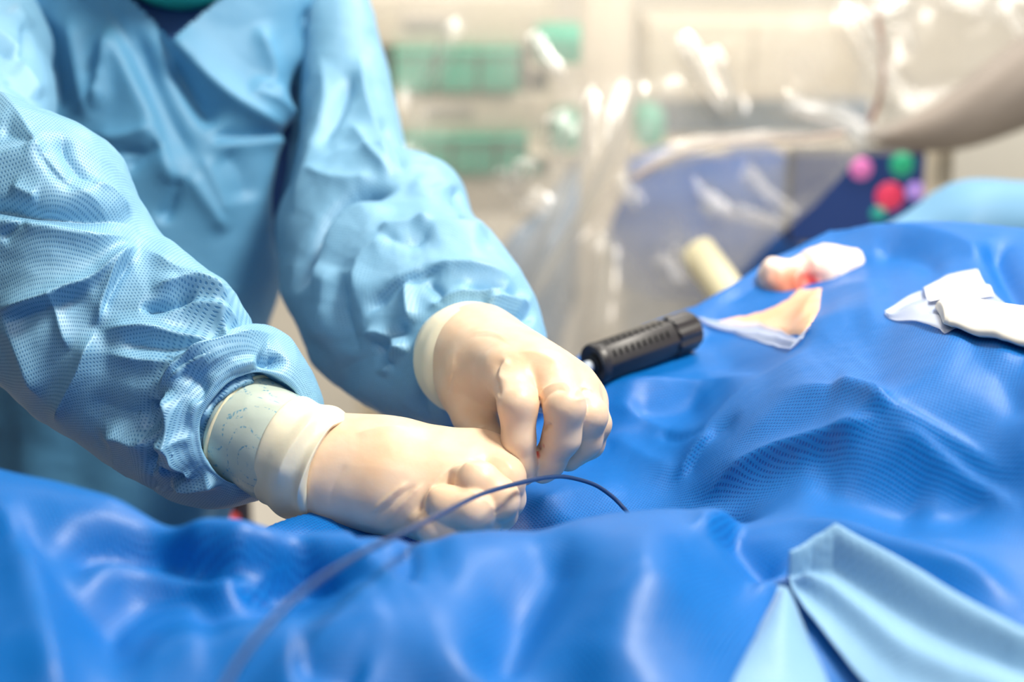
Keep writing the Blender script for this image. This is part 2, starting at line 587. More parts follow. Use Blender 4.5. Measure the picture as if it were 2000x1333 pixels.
for (x, y, z) in ((-60, 905, 1.112), (100, 940, 1.110), (230, 975, 1.106), (380, 1018, 1.106), (470, 1046, 1.102), (540, 1052, 1.098), (620, 1052, 1.094), (800, 1048, 1.086), (1000, 1032, 1.084), (1200, 1008, 1.08), (1320, 995, 1.078)):
    b = PZ(x, y, z); r = (b - CAM)[:2]; r = r / np.linalg.norm(r)
    cp.append(b)
    for s_, dz in ((0.035, 0.030), (0.075, 0.072)):
        cp.append(np.array([b[0] + r[0] * s_, b[1] + r[1] * s_, max(z - dz, 1.0)]))
HND = (P(1160, 712, 1.035), P(1352, 643, 1.085))      # axis of the black handle
for t_ in (-0.15, 0.2, 0.5, 0.8, 1.15):
    cp.append(HND[0] + (HND[1] - HND[0]) * t_ - np.array([0, 0, 0.0155]))
cp = np.array(cp)


def rbf(pts, val):
    n = len(pts)
    r = np.linalg.norm(pts[:, None] - pts[None], axis=2)
    K = np.where(r > 0, r ** 2 * np.log(r + 1e-12), 0) + np.eye(n) * 1e-4
    A = np.zeros((n + 3, n + 3)); A[:n, :n] = K; A[:n, n] = 1; A[:n, n + 1:] = pts; A[n:, :n] = A[:n, n:].T
    w = np.linalg.solve(A, np.concatenate([val, np.zeros(3)]))
    def f(q):
        out = np.empty(len(q))
        for s in range(0, len(q), 40000):
            qq = q[s:s + 40000]
            r = np.linalg.norm(qq[:, None] - pts[None], axis=2)
            out[s:s + 40000] = (r ** 2 * np.log(r + 1e-12)) @ w[:n] + w[n] + qq @ w[n + 1:]
        return out
    return f


HF = rbf(cp[:, :2], cp[:, 2])
EP = np.array([PZ(*e)[:2] for e in EDGE])


def beyond(q):
    """signed distance past the far edge of the table (positive = beyond)"""
    best = np.full(len(q), 1e9); sg = np.zeros(len(q))
    for k in range(len(EP) - 1):
        a = EP[k]; d = EP[k + 1] - a
        u = np.clip(((q - a) @ d) / (d @ d), 0, 1)
        e = q - a - u[:, None] * d
        r = np.hypot(e[:, 0], e[:, 1])
        s = np.sign(d[0] * e[:, 1] - d[1] * e[:, 0])
        m = r < best
        best[m] = r[m]; sg[m] = s[m]
    return best * sg


# traced creases: points, height, left width, right width, sharpness
DF = [
    # front left, out of focus
    ([(-40, 940), (60, 1120), (110, 1333), (130, 1450)], 0.012, 40, 60, 1.6),
    ([(0, 1010), (90, 1090), (210, 1240), (300, 1333)], -0.008, 45, 45, 1.6),
    ([(90, 1085), (200, 1055), (330, 1075), (440, 1110)], -0.016, 32, 40, 1.7),
    ([(120, 1120), (260, 1150), (420, 1215), (520, 1215)], 0.010, 40, 40, 1.6),
    ([(330, 1100), (460, 1085), (600, 1120), (700, 1170)], -0.014, 40, 55, 1.7),
    ([(540, 1060), (520, 1130), (430, 1220)], 0.010, 22, 34, 1.5),
    ([(560, 1070), (540, 1150), (450, 1230)], -0.008, 26, 30, 1.5),
    ([(800, 1045), (770, 1130), (640, 1180), (450, 1240), (220, 1333)], 0.016, 60, 90, 1.6),
    ([(760, 1100), (640, 1150), (430, 1190)], -0.012, 50, 50, 1.7),
    ([(790, 1040), (800, 1080), (780, 1140)], -0.008, 20, 30, 1.5),
    ([(560, 1290), (620, 1295), (720, 1333)], -0.010, 40, 40, 1.6),
    ([(200, 1270), (300, 1260), (420, 1290)], 0.006, 30, 40, 1.6),
    # front centre
    ([(1120, 1010), (1060, 1120), (1000, 1230), (950, 1350)], -0.016, 60, 70, 1.8),
    ([(1290, 990), (1270, 1100), (1210, 1240), (1180, 1400)], 0.010, 90, 80, 1.8),
    ([(1360, 980), (1400, 1080), (1480, 1150), (1530, 1200)], 0.010, 60, 30, 1.5),
    ([(1410, 1010), (1470, 1090), (1520, 1150)], -0.018, 36, 50, 1.6),
    ([(900, 1060), (800, 1100), (700, 1190)], -0.006, 60, 60, 1.7),
    # right hand near folds
    ([(1540, 1060), (1640, 1060), (1780, 1110), (2020, 1190)], 0.008, 30, 50, 1.4),
    ([(1480, 1010), (1560, 1030), (1700, 1065), (1990, 1160)], 0.006, 30, 30, 1.3),
    # middle: crisp folds
    ([(1300, 972), (1345, 905), (1400, 835), (1470, 775), (1560, 715), (1600, 640)], 0.012, 26, 60, 1.25),
    ([(1330, 955), (1385, 880), (1450, 830)], -0.005, 10, 14, 1.3),
    ([(1320, 948), (1352, 905), (1395, 862)], 0.004, 7, 9, 1.2),
    ([(1360, 990), (1480, 920), (1600, 880), (1725, 822)], 0.014, 40, 16, 1.2),
    ([(1725, 822), (1700, 790), (1620, 765)], 0.008, 30, 30, 1.3),
    ([(1480, 790), (1600, 778), (1720, 800), (1840, 860), (1990, 950)], 0.006, 20, 34, 1.2),
    ([(1725, 822), (1800, 880), (1900, 960), (2010, 1010)], 0.006, 18, 40, 1.3),
    ([(1560, 930), (1700, 960), (1830, 1010)], -0.008, 60, 60, 1.8),
    ([(1160, 760), (1270, 758), (1400, 762), (1500, 752)], 0.008, 22, 46, 1.2),
    ([(1180, 790), (1260, 830), (1330, 862), (1395, 880)], 0.005, 30, 18, 1.2),
    ([(1220, 800), (1300, 812), (1390, 800)], -0.005, 30, 30, 1.6),
    ([(1280, 850), (1330, 868), (1385, 872)], -0.004, 10, 12, 1.3),
    ([(1180, 850), (1260, 900), (1330, 930)], 0.004, 24, 28, 1.4),
    ([(1020, 1000), (1120, 960), (1230, 965)], 0.004, 22, 26, 1.4),
    ([(1545, 690), (1580, 610), (1650, 580), (1750, 570)], 0.010, 22, 70, 1.4),
    ([(1740, 600), (1850, 660), (2010, 700)], 0.008, 30, 60, 1.4),
    ([(1640, 600), (1700, 680), (1730, 780)], -0.005, 50, 50, 1.7),
    ([(1860, 660), (1950, 730), (2020, 830)], -0.006, 40, 50, 1.6),
    ([(1350, 640), (1420, 700), (1430, 750)], -0.004, 40, 40, 1.7),
    # far ridge
    ([(1620, 470), (1720, 455), (1800, 460), (1890, 490), (1960, 560)], 0.008, 30, 24, 1.4),
    ([(1700, 490), (1790, 500), (1850, 540)], -0.006, 20, 26, 1.5),
    ([(1930, 470), (1960, 520), (2010, 600)], -0.012, 26, 30, 1.5),
    ([(1400, 600), (1500, 540), (1600, 480)], -0.004, 14, 20, 1.4),
]
gx = np.arange(-0.62, 0.86, 0.0026)
gy = np.arange(0.30, 1.42, 0.0026)
GX, GY = np.meshgrid(gx, gy, indexing='ij')
Q = np.stack([GX.ravel(), GY.ravel()], -1)
HZ = HF(Q)
bd = beyond(Q)


def drape_z(q, hz, b):
    v = np.concatenate([q, hz[:, None]], 1)
    X, Y, D = proj(v)
    h = folds(X, Y, DF[:20]) * 0.8 + folds(X, Y, DF[20:]) * 0.95
    infr = sstep(-500, -150, X) * (1 - sstep(2150, 2500, X))
    z = hz + h * infr * (1 - sstep(0, 0.04, b))
    z = z + 0.0009 * crumple(v * np.array([1, 1, 0.3]), 9, 3) * (1 - sstep(0.0, 0.05, b)) + 0.0003 * crumple(v, 22, 5)
    z = z - np.where(b > 0, 0.02 * (1 - np.exp(-b / 0.02)) + np.maximum(b - 0.004, 0) * 9, 0)
    zmin = 0.42
    z = np.where(z < zmin, zmin + 0.0 * z, z)
    return z


Z = drape_z(Q, HZ, bd)
nx, ny = len(gx), len(gy)
F = grid_faces(nx, ny)
zz = Z[F].max(1)
F = F[zz > 0.425][:, ::-1]
DV = np.concatenate([Q, Z[:, None]], 1)
used = np.zeros(len(DV), bool); used[F.ravel()] = True
remap = np.cumsum(used) - 1
c, s = math.cos(0.6), math.sin(0.6)
DUV = np.stack([Q[:, 0] * c + Q[:, 1] * s, -Q[:, 0] * s + Q[:, 1] * c], -1)
drape = mesh('surgical_drape', DV[used], remap[F], DRAPE, None, DUV[used])
tag(drape, 'large blue non-woven surgical drape spread in folds over the operating table', 'drape')


def drape_at(xy):
    xy = np.atleast_2d(xy)
    return drape_z(xy, HF(xy), beyond(xy))


# table and mattress under the drape
tb = empty('operating_table', (0.1, 0.75, 0.0), 'operating table hidden beneath the blue surgical drape', 'table')
M_STEEL = plain('brushed_steel', (0.5, 0.5, 0.5), 0.35, 0.9)
ang = math.atan2(EP[5][1] - EP[2][1], EP[5][0] - EP[2][0])
mid = (EP[2] + EP[6]) / 2 + np.array([math.sin(ang), -math.cos(ang)]) * 0.30
box('mattress', (mid[0], mid[1], 0.87), (1.1, 0.44, 0.09), plain('black_vinyl', (0.03, 0.03, 0.035), 0.4), tb, 0.015, (0, 0, ang))
box('column', (mid[0], mid[1], 0.45), (0.3, 0.25, 0.74), M_STEEL, tb, 0.01, (0, 0, ang))
box('base', (mid[0], mid[1], 0.06), (0.8, 0.4, 0.12), M_STEEL, tb, 0.02, (0, 0, ang))

# ------------------------------------------------------------------ surgeon
surg = empty('person', tuple(P(300, 700, 1.35) * np.array([1, 1, 0])), 'person in pale blue surgical gown bending over the table, gloved hands holding a thin wire', 'person')

GF = [  # torso creases
    ([(205, -10), (240, 70), (284, 164), (328, 284), (348, 360)], -0.006, 14, 16, 1.3),
    ([(285, 10), (330, 100), (372, 185), (420, 262)], -0.006, 16, 14, 1.3),
    ([(600, 100), (596, 180), (588, 260), (572, 360), (553, 470), (545, 530)], -0.012, 10, 14, 1.3),
    ([(620, 10), (600, 50), (640, 100)], -0.005, 12, 12, 1.3),
    ([(180, 330), (230, 300), (300, 300)], -0.003, 8, 8, 1.2),
    ([(390, 300), (420, 360), (450, 430)], 0.003, 14, 10, 1.2),
    ([(215, 0), (240, 110), (300, 230), (330, 330), (350, 420)], 0.010, 26, 34, 1.3),
    ([(250, 30), (300, 160), (345, 260), (395, 330)], -0.007, 22, 26, 1.5),
    ([(290, 20), (370, 120), (440, 190), (520, 240), (590, 262)], 0.012, 40, 22, 1.3),
    ([(330, 110), (390, 200), (425, 260)], -0.008, 24, 20, 1.4),
    ([(500, 40), (530, 130), (520, 165), (470, 165)], 0.006, 18, 18, 1.3),
    ([(520, 165), (560, 215), (580, 250)], 0.006, 20, 16, 1.3),
    ([(470, 175), (530, 200), (590, 250)], 0.004, 14, 14, 1.3),
    ([(400, 262), (480, 270), (590, 256)], -0.006, 14, 14, 1.3),
    ([(400, 290), (490, 278), (600, 272)], 0.005, 14, 16, 1.3),
    ([(212, 50), (208, 110), (185, 225)], 0.008, 16, 14, 1.2),
    ([(240, 330), (280, 310), (320, 278)], -0.005, 14, 12, 1.3),
    ([(180, 260), (230, 270), (310, 250)], 0.004, 16, 14, 1.4),
    ([(350, 340), (335, 400), (310, 440)], -0.006, 12, 16, 1.3),
    ([(360, 330), (420, 420), (445, 460)], 0.005, 18, 22, 1.4),
    ([(430, 290), (470, 340), (480, 400)], -0.004, 26, 26, 1.5),
    ([(90, 30), (105, 130), (120, 230)], -0.006, 14, 16, 1.4),
    ([(130, 20), (155, 140), (175, 250)], 0.006, 22, 18, 1.3),
    ([(60, 20), (80, 90), (85, 150)], -0.006, 14, 14, 1.4),
    ([(590, 110), (600, 180), (588, 260), (575, 350), (555, 450)], -0.016, 22, 20, 1.4),
    ([(420, 560), (440, 640), (430, 720)], 0.004, 40, 40, 1.6),
]
torso_st = [  # Ax, Ay, dA, Bx, By, dB, ratio
    (250, -230, 1.36, 440, -235, 1.36, 0.9),
    (215, -150, 1.35, 480, -155, 1.35, 0.8),
    (90, -110, 1.35, 600, -120, 1.35, 0.76),
    (-20, -50, 1.34, 665, -60, 1.34, 0.69),
    (-35, 60, 1.33, 655, 50, 1.33, 0.66),
    (-25, 200, 1.32, 630, 200, 1.32, 0.66),
    (-10, 350, 1.31, 605, 350, 1.31, 0.68),
    (0, 500, 1.31, 568, 500, 1.31, 0.70),
    (0, 640, 1.31, 525, 640, 1.31, 0.72),
    (-20, 800, 1.32, 490, 800, 1.32, 0.74),
    (-40, 960, 1.33, 455, 960, 1.33, 0.74),
    (-55, 1100, 1.34, 430, 1100, 1.34, 0.74),
    (-80, 1400, 1.36, 420, 1400, 1.36, 0.74),
    (-110, 1900, 1.40, 420, 1900, 1.40, 0.72),
]


def torso_disp(V, N, X, Y, face, t, th):
    # vertical drape folds low on the skirt, soft creases everywhere
    return 0.004 * np.sin(th * 9 + V[:, 2] * 3) * sstep(0.55, 0.8, t) + 0.0035 * facets(V, 0.11, 11) + 0.0006 * facets(V, 0.03, 12)


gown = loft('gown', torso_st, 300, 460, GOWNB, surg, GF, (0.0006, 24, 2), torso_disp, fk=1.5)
# neckline: open the front of the gown in a V
me = gown.data
co = np.empty(len(me.vertices) * 3); me.vertices.foreach_get('co', co); co = co.reshape(-1, 3)
wv = co
X, Y, D = proj(wv)
inV = (Y < 72 - np.where(X < 335, (335 - X) * 1.02, (X - 335) * 0.85)) & (D < 1.36)
import bmesh
bm = bmesh.new(); bm.from_mesh(me); bm.verts.ensure_lookup_table()
bmesh.ops.delete(bm, geom=[bm.verts[i] for i in np.nonzero(inV)[0]], context='VERTS')
bm.to_mesh(me); bm.free()
shirt_st = [(r[0] + (r[3] - r[0]) * 0.06, r[1], r[2], r[3] - (r[3] - r[0]) * 0.06, r[4], r[5], r[6] * 0.92) for r in torso_st[:8]]
loft('scrub_shirt', shirt_st, 96, 120, SCRUB, surg, (), (0.0015, 14, 9))

# sleeve of the arm nearest the camera
UF = [
    ([(-30, 60), (10, 85), (42, 120)], 0.007, 12, 14, 1.2),
    ([(-30, 85), (10, 110), (40, 140)], -0.008, 10, 12, 1.2),
    ([(20, 10), (50, 40), (58, 60)], 0.006, 12, 12, 1.2),
    ([(0, 110), (50, 150), (80, 200)], 0.006, 16, 12, 1.2),
    ([(55, 30), (48, 80), (44, 130)], -0.006, 8, 10, 1.3),
    ([(0, 160), (40, 175), (70, 215)], -0.004, 10, 12, 1.2),
]
SF = [
    ([(-60, 150), (27, 230), (70, 290), (98, 330), (164, 394), (262, 470)], 0.006, 34, 50, 1.0),
    ([(70, 300), (110, 352), (150, 380)], -0.003, 12, 9, 1.2),
    ([(118, 262), (128, 300), (160, 350), (175, 380)], -0.0045, 10, 26, 1.3),
    ([(130, 350), (200, 378), (260, 425)], 0.004, 10, 16, 1.1),
    ([(0, 262), (40, 280), (70, 298)], -0.003, 20, 14, 1.4),
    ([(-60, 340), (30, 305), (95, 298)], 0.0035, 14, 26, 1.3),
    ([(20, 365), (60, 385), (78, 392)], 0.003, 14, 14, 1.3),
    ([(-120, 400), (0, 408), (70, 420), (170, 430), (270, 440)], -0.008, 16, 14, 1.25),
    ([(-120, 425), (0, 432), (80, 445), (180, 470), (280, 470)], 0.006, 16, 28, 1.2),
    ([(0, 470), (30, 450), (60, 432)], -0.003, 8, 10, 1.3),
    ([(-40, 620), (30, 595), (110, 568), (190, 540), (262, 480)], 0.007, 18, 16, 1.15),
    ([(0, 640), (100, 600), (180, 570)], -0.004, 16, 24, 1.5),
    ([(272, 478), (230, 520), (205, 580), (188, 640)], 0.006, 9, 14, 1.1),
    ([(262, 500), (222, 560), (196, 620)], -0.004, 8, 7, 1.2),
    ([(188, 640), (160, 720), (130, 780), (104, 832)], 0.006, 16, 24, 1.2),
    ([(90, 560), (120, 640), (140, 690)], 0.003, 14, 12, 1.3),
    ([(0, 600), (50, 700), (90, 790)], 0.005, 18, 26, 1.3),
    ([(275, 480), (330, 530), (420, 590), (470, 640)], 0.004, 22, 12, 1.3),
    ([(270, 602), (300, 603), (345, 596), (385, 582)], -0.009, 9, 8, 1.3),
    ([(290, 570), (350, 560), (400, 575), (445, 610)], 0.007, 18, 14, 1.2),
    ([(300, 612), (360, 600), (420, 612), (480, 650)], 0.005, 9, 16, 1.2),
    ([(188, 645), (280, 640), (350, 655), (430, 668)], 0.005, 12, 20, 1.2),
    ([(230, 668), (320, 680), (420, 672)], -0.004, 14, 14, 1.5),
    ([(200, 690), (300, 705), (400, 700), (440, 680)], 0.004, 12, 16, 1.3),
    ([(420, 605), (435, 650), (450, 672)], 0.003, 8, 8, 1.3),
    ([(190, 860), (225, 850), (275, 862), (300, 820)], 0.006, 16, 30, 1.3),
    ([(310, 780), (290, 840), (280, 860)], -0.007, 14, 14, 1.4),
    ([(330, 800), (250, 810), (160, 780)], -0.003, 30, 30, 1.5),
    # rolled band near the opening
    ([(540, 652), (470, 672), (390, 705), (330, 745), (308, 775)], 0.007, 22, 12, 1.2),
    ([(308, 770), (325, 800), (318, 850), (305, 900), (302, 930)], -0.007, 8, 10, 1.25),
    ([(322, 762), (340, 790), (345, 860), (370, 925)], 0.008, 14, 20, 1.2),
    ([(498, 690), (480, 730), (440, 762), (400, 800), (380, 850)], 0.006, 12, 16, 1.2),
    ([(500, 695), (530, 705), (548, 690)], -0.006, 14, 12, 1.3),
    ([(350, 730), (380, 740), (400, 770), (390, 800)], -0.0035, 20, 20, 1.5),
    ([(310, 845), (340, 860), (380, 850)], 0.004, 12, 12, 1.3),
    ([(305, 905), (335, 890), (372, 920), (376, 935)], 0.006, 10, 8, 1.1),
    ([(310, 912), (340, 905), (368, 932)], -0.009, 14, 14, 1.4),
    ([(330, 940), (380, 945), (440, 930)], 0.005, 12, 14, 1.3),
]
SF = [(f[0], f[1] * (1.2 if i >= len(SF) - 11 else 1.0), *f[2:]) for i, f in enumerate(SF)]
sleeveA_st = [
    (-470, 480, 0.99, -230, 60, 1.00, 0.8),
    (-300, 640, 0.945, -110, 130, 0.955, 0.8),
    (-140, 690, 0.92, -60, 172, 0.925, 0.78),
    (0, 748, 0.91, 60, 208, 0.915, 0.75),
    (104, 831, 0.905, 190, 262, 0.91, 0.72),
    (180, 878, 0.90, 252, 372, 0.905, 0.72),
    (235, 915, 0.897, 300, 452, 0.90, 0.72),
    (275, 940, 0.893, 385, 508, 0.897, 0.72),
    (300, 955, 0.890, 452, 570, 0.894, 0.74),
    (312, 962, 0.893, 498, 640, 0.900, 0.80),
    (326, 972, 0.886, 545, 650, 0.893, 0.90),
    (360, 972, 0.872, 562, 672, 0.881, 1.00),
    (410, 962, 0.857, 558, 700, 0.866, 1.00),
    (446, 944, 0.848, 545, 735, 0.857, 0.98),
    (446, 940, 0.856, 540, 738, 0.866, 0.94),
    (422, 930, 0.885, 515, 730, 0.895, 0.92),
    (385, 910, 0.910, 475, 715, 0.920, 0.90),
]
loft('sleeve', sleeveA_st, 420, 560, GOWN, surg, SF, (0.0006, 26, 21),
     lambda V, N, X, Y, face, t, th: 0.0024 * facets(V, 0.052, 31) * sstep(0.02, 0.1, t) + 0.0007 * facets(V, 0.016, 32), hold=12.6, fk=1.45)
loft('upper_sleeve', [(-150, -420, 1.36, 70, -440, 1.36, .8), (-190, -200, 1.32, 62, -200, 1.32, .8), (-230, -20, 1.27, 72, -20, 1.26, .8), (-270, 120, 1.18, 100, 110, 1.16, .75),
      (-330, 280, 1.08, 95, 230, 1.06, .7), (-350, 400, 1.02, 60, 330, 1.0, .6)], 220, 200, GOWN, surg, UF, (0.001, 24, 61), lambda V, N, X, Y, face, t, th: 0.005 * facets(V, 0.06, 71))
# sleeve of the far arm
TF = [
    ([(620, 90), (640, 200), (612, 300), (570, 420)], 0.006, 22, 26, 1.3),
    ([(690, 140), (665, 220), (620, 300)], -0.006, 14, 16, 1.4),
    ([(700, 90), (710, 190), (745, 290), (790, 350)], 0.007, 20, 18, 1.2),
    ([(680, 240), (720, 300), (770, 345)], 0.005, 14, 12, 1.2),
    ([(740, 230), (770, 300), (790, 340)], -0.004, 14, 14, 1.4),
    ([(575, 580), (590, 547), (613, 492), (645, 427), (700, 380), (785, 368)], -0.019, 10, 13, 1.2),
    ([(625, 600), (640, 500), (690, 430), (780, 410)], 0.008, 18, 40, 1.25),
    ([(590, 330), (650, 350), (740, 345)], 0.004, 16, 14, 1.3),
    ([(800, 352), (840, 380), (890, 356)], 0.004, 20, 20, 1.3),
    ([(892, 360), (896, 420), (900, 450)], -0.004, 7, 10, 1.3),
    ([(740, 462), (790, 450), (850, 442)], 0.006, 14, 12, 1.2),
    ([(745, 470), (800, 478), (850, 450)], -0.006, 12, 18, 1.3),
    ([(800, 440), (890, 450), (960, 458)], 0.007, 20, 30, 1.2),
    ([(700, 620), (710, 520), (760, 480), (830, 480)], 0.006, 22, 26, 1.3),
    ([(620, 690), (640, 600), (660, 520)], 0.005, 22, 22, 1.4),
    ([(690, 700), (670, 600), (690, 540)], -0.006, 22, 20, 1.4),
    ([(710, 620), (760, 570), (830, 535), (880, 530)], -0.008, 10, 12, 1.25),
    ([(720, 590), (790, 545), (870, 525), (960, 535), (1020, 560)], 0.007, 16, 10, 1.2),
    ([(795, 540), (800, 590), (808, 640)], 0.006, 12, 14, 1.2),
    ([(830, 545), (860, 575), (850, 600)], -0.005, 12, 12, 1.3),
    ([(830, 610), (900, 580), (970, 580), (1000, 545)], 0.006, 10, 10, 1.2),
    ([(900, 560), (960, 560), (1040, 580)], -0.006, 10, 12, 1.3),
    ([(940, 600), (990, 590), (1040, 600)], 0.006, 12, 12, 1.2),
    ([(960, 620), (1000, 610), (1050, 625)], -0.005, 8, 10, 1.2),
    ([(730, 700), (760, 660), (800, 630)], -0.006, 12, 12, 1.3),
    ([(740, 740), (770, 690), (800, 670)], 0.006, 12, 12, 1.2),
    ([(700, 660), (740, 650), (790, 680), (800, 700)], 0.005, 12, 12, 1.2),
    ([(640, 740), (720, 700), (790, 740)], -0.004, 26, 30, 1.5),
    ([(590, 640), (630, 720), (700, 770)], -0.004, 26, 30, 1.5),
    ([(725, 655), (735, 690), (770, 720)], -0.005, 8, 10, 1.2),
]
sleeveB_st = [
    (560, -180, 1.36, 650, -190, 1.36, 0.8),
    (582, -90, 1.33, 708, -40, 1.33, 0.82),
    (592, 60, 1.30, 738, 60, 1.30, 0.85),
    (592, 170, 1.28, 762, 160, 1.28, 0.85),
    (584, 290, 1.25, 790, 270, 1.25, 0.82),
    (566, 410, 1.21, 808, 345, 1.21, 0.80),
    (556, 462, 1.19, 858, 350, 1.185, 0.78),
    (553, 520, 1.165, 898, 358, 1.165, 0.76),
    (560, 585, 1.14, 928, 430, 1.13, 0.74),
    (575, 630, 1.125, 940, 450, 1.11, 0.74),
    (600, 685, 1.10, 962, 462, 1.08, 0.74),
    (645, 745, 1.06, 1005, 515, 1.04, 0.76),
    (705, 785, 1.03, 1040, 575, 1.01, 0.78),
    (780, 808, 1.00, 1056, 630, 0.985, 0.78),
    (840, 822, 0.98, 1048, 672, 0.965, 0.76),
    (866, 818, 0.965, 1030, 668, 0.955, 0.72),
    (864, 795, 0.96, 1010, 650, 0.952, 0.70),
    (850, 770, 0.965, 985, 635, 0.965, 0.66),
]
loft('sleeve', sleeveB_st, 380, 460, GOWN, surg, TF, (0.0010, 24, 41),
     lambda V, N, X, Y, face, t, th: 0.0026 * facets(V, 0.065, 51) + 0.0007 * facets(V, 0.018, 52), hold=14.3, fk=1.3)


# ------------------------------------------------------------------ gloved hands (implicit surfaces)
def make_hand(name, palm, fingers, web, flds, parent, mat, k_palm=0.016, extra=None, h=0.00095, label=None, kf=0.006):
    allp = []
    for a in palm + web: allp += [a[0], a[1]]
    for f in fingers: allp += f
    W = np.array([P(*q[:3]) for q in allp])
    lo = W.min(0) - 0.04; hi = W.max(0) + 0.04

    def fn(G):
        d = None
        for a, b in palm:
            s = seg_d(G, P(*a[:3]), P(*b[:3]), a[3], b[3])
            d = s if d is None else smin(d, s, k_palm)
        for a, b in web:
            d = smin(d, seg_d(G, P(*a[:3]), P(*b[:3]), a[3], b[3]), 0.010)
        out = None
        for f in fingers:
            g = None
            for a, b in zip(f[:-1], f[1:]):
                s = seg_d(G, P(*a[:3]), P(*b[:3]), a[3], b[3])
                g = s if g is None else smin(g, s, 0.004)
            g = smin(g, d, kf)
            out = g if out is None else smin(out, g, 0.0009)
        return smin(out, d, 0.001)
    v, f = implicit(fn, lo, hi, h)
    v = smooth_mesh(v, f, 3, 0.5)
    N = vert_normals(v, f)
    X, Y, D = proj(v)
    vw = CAM - v; vw /= np.linalg.norm(vw, axis=1)[:, None]
    face = sstep(0.0, 0.35, (vw * N).sum(1))
    hh = folds(X, Y, flds) * face * 1.2 + 0.0002 * crumple(v, 60, 77) + 0.0003 * vnoise(v * 45, 5)
    v = v + N * hh[:, None]
    v = smooth_mesh(v, f, 1, 0.3)
    return mesh(name, v, f, mat, parent)


def Z2(zx, zy): return 560 + zx / 2.666, 560 + zy / 2.666


# far hand: pointing index finger and curled fingers, thumb behind
B_palm = [
    ((905, 685, 0.945, .022), (990, 722, .872, .0150)),
    ((920, 685, 0.940, .024), (1040, 728, .866, .0150)),
    ((940, 685, 0.940, .024), (1075, 738, .864, .0145)),
    ((950, 690, 0.945, .022), (1118, 758, .868, .0135)),
    ((950, 700, 0.950, .020), (1142, 785, .878, .0120)),
    ((905, 700, 0.945, .019), (905, 765, .915, .0135)),
    ((885, 665, 0.985, .024), (930, 690, .940, .0245)),
]
B_web = [((915, 735, .905, .014), (985, 748, .885, .011)), ((925, 770, .905, .010), (975, 775, .890, .008))]
B_f = [
    [(900, 752, .918, .0135), (921, 812, .902, .0122), (945, 845, .890, .0110), (972, 870, .875, .0098)],
    [(997, 728, .868, .0136), (1012, 790, .836, .0117), (1013, 862, .838, .0095), (1020, 905, .842, .0084), (1024, 926, .844, .0070)],
    [(1075, 742, .862, .0138), (1103, 795, .833, .0118), (1097, 855, .841, .0110), (1072, 902, .850, .0098), (1060, 918, .852, .0086)],
    [(1116, 762, .866, .0130), (1150, 812, .848, .0108), (1142, 862, .858, .0098), (1110, 893, .862, .0088)],
    [(1142, 788, .874, .0115), (1163, 828, .862, .0092), (1152, 868, .870, .0082), (1122, 890, .874, .0075)],
]
B_folds = [
    ([(990, 700), (972, 716), (968, 745), (978, 780)], -0.0016, 5, 8, 1.3),
    ([(998, 702), (980, 722), (976, 748)], 0.0013, 5, 8, 1.3),
    ([(920, 652), (955, 648), (1000, 668)], 0.0004, 3, 3, 1.2),
    ([(918, 660), (960, 658), (1005, 680)], -0.0003, 3, 4, 1.2),
    ([(1056, 786), (1064, 762), (1090, 750), (1112, 756), (1122, 772)], 0.0012, 4, 5, 1.2),
    ([(1058, 796), (1068, 772), (1092, 760), (1110, 768)], -0.0009, 4, 5, 1.2),
    ([(1118, 770), (1138, 758), (1160, 768)], 0.0011, 4, 4, 1.2),
    ([(1122, 785), (1140, 779), (1160, 782)], 0.0006, 3, 3, 1.2),
    ([(1060, 842), (1068, 832), (1080, 830)], -0.0013, 3, 3, 1.1),
    ([(1046, 882), (1052, 876), (1058, 878)], -0.0015, 3, 3, 1.1),
    ([(920, 852), (940, 838), (955, 832)], 0.0009, 4, 4, 1.2),
    ([(925, 858), (945, 848), (965, 850)], -0.0007, 3, 3, 1.2),
    ([(875, 770), (880, 745), (888, 725)], -0.0006, 3, 5, 1.2),
    ([(1010, 690), (1050, 690), (1110, 720)], 0.0006, 6, 8, 1.4),
    ([(985, 900), (1012, 918)], -0.0006, 3, 3, 1.2),
]
GLOVE_B = glove_mat('latex_glove', (0.80, 0.60, 0.43))
stain(GLOVE_B, ((P(1046, 888, .842), .0035, (0.60, 0.05, 0.03, 1), .9), (P(1040, 900, .842), .004, (0.70, 0.16, 0.10, 1), .6), (P(1058, 872, .835), .002, (0.60, 0.05, 0.03, 1), .7),
                (P(1013, 905, .832), .0009, (0.40, 0.05, 0.03, 1), .8), (P(1016, 922, .835), .0012, (0.45, 0.08, 0.05, 1), .7), (P(930, 848, .885), .003, (0.70, 0.35, 0.22, 1), .4)), 0.003, 300)
hb = make_hand('glove', B_palm, B_f, B_web, B_folds, surg, GLOVE_B, kf=0.010)
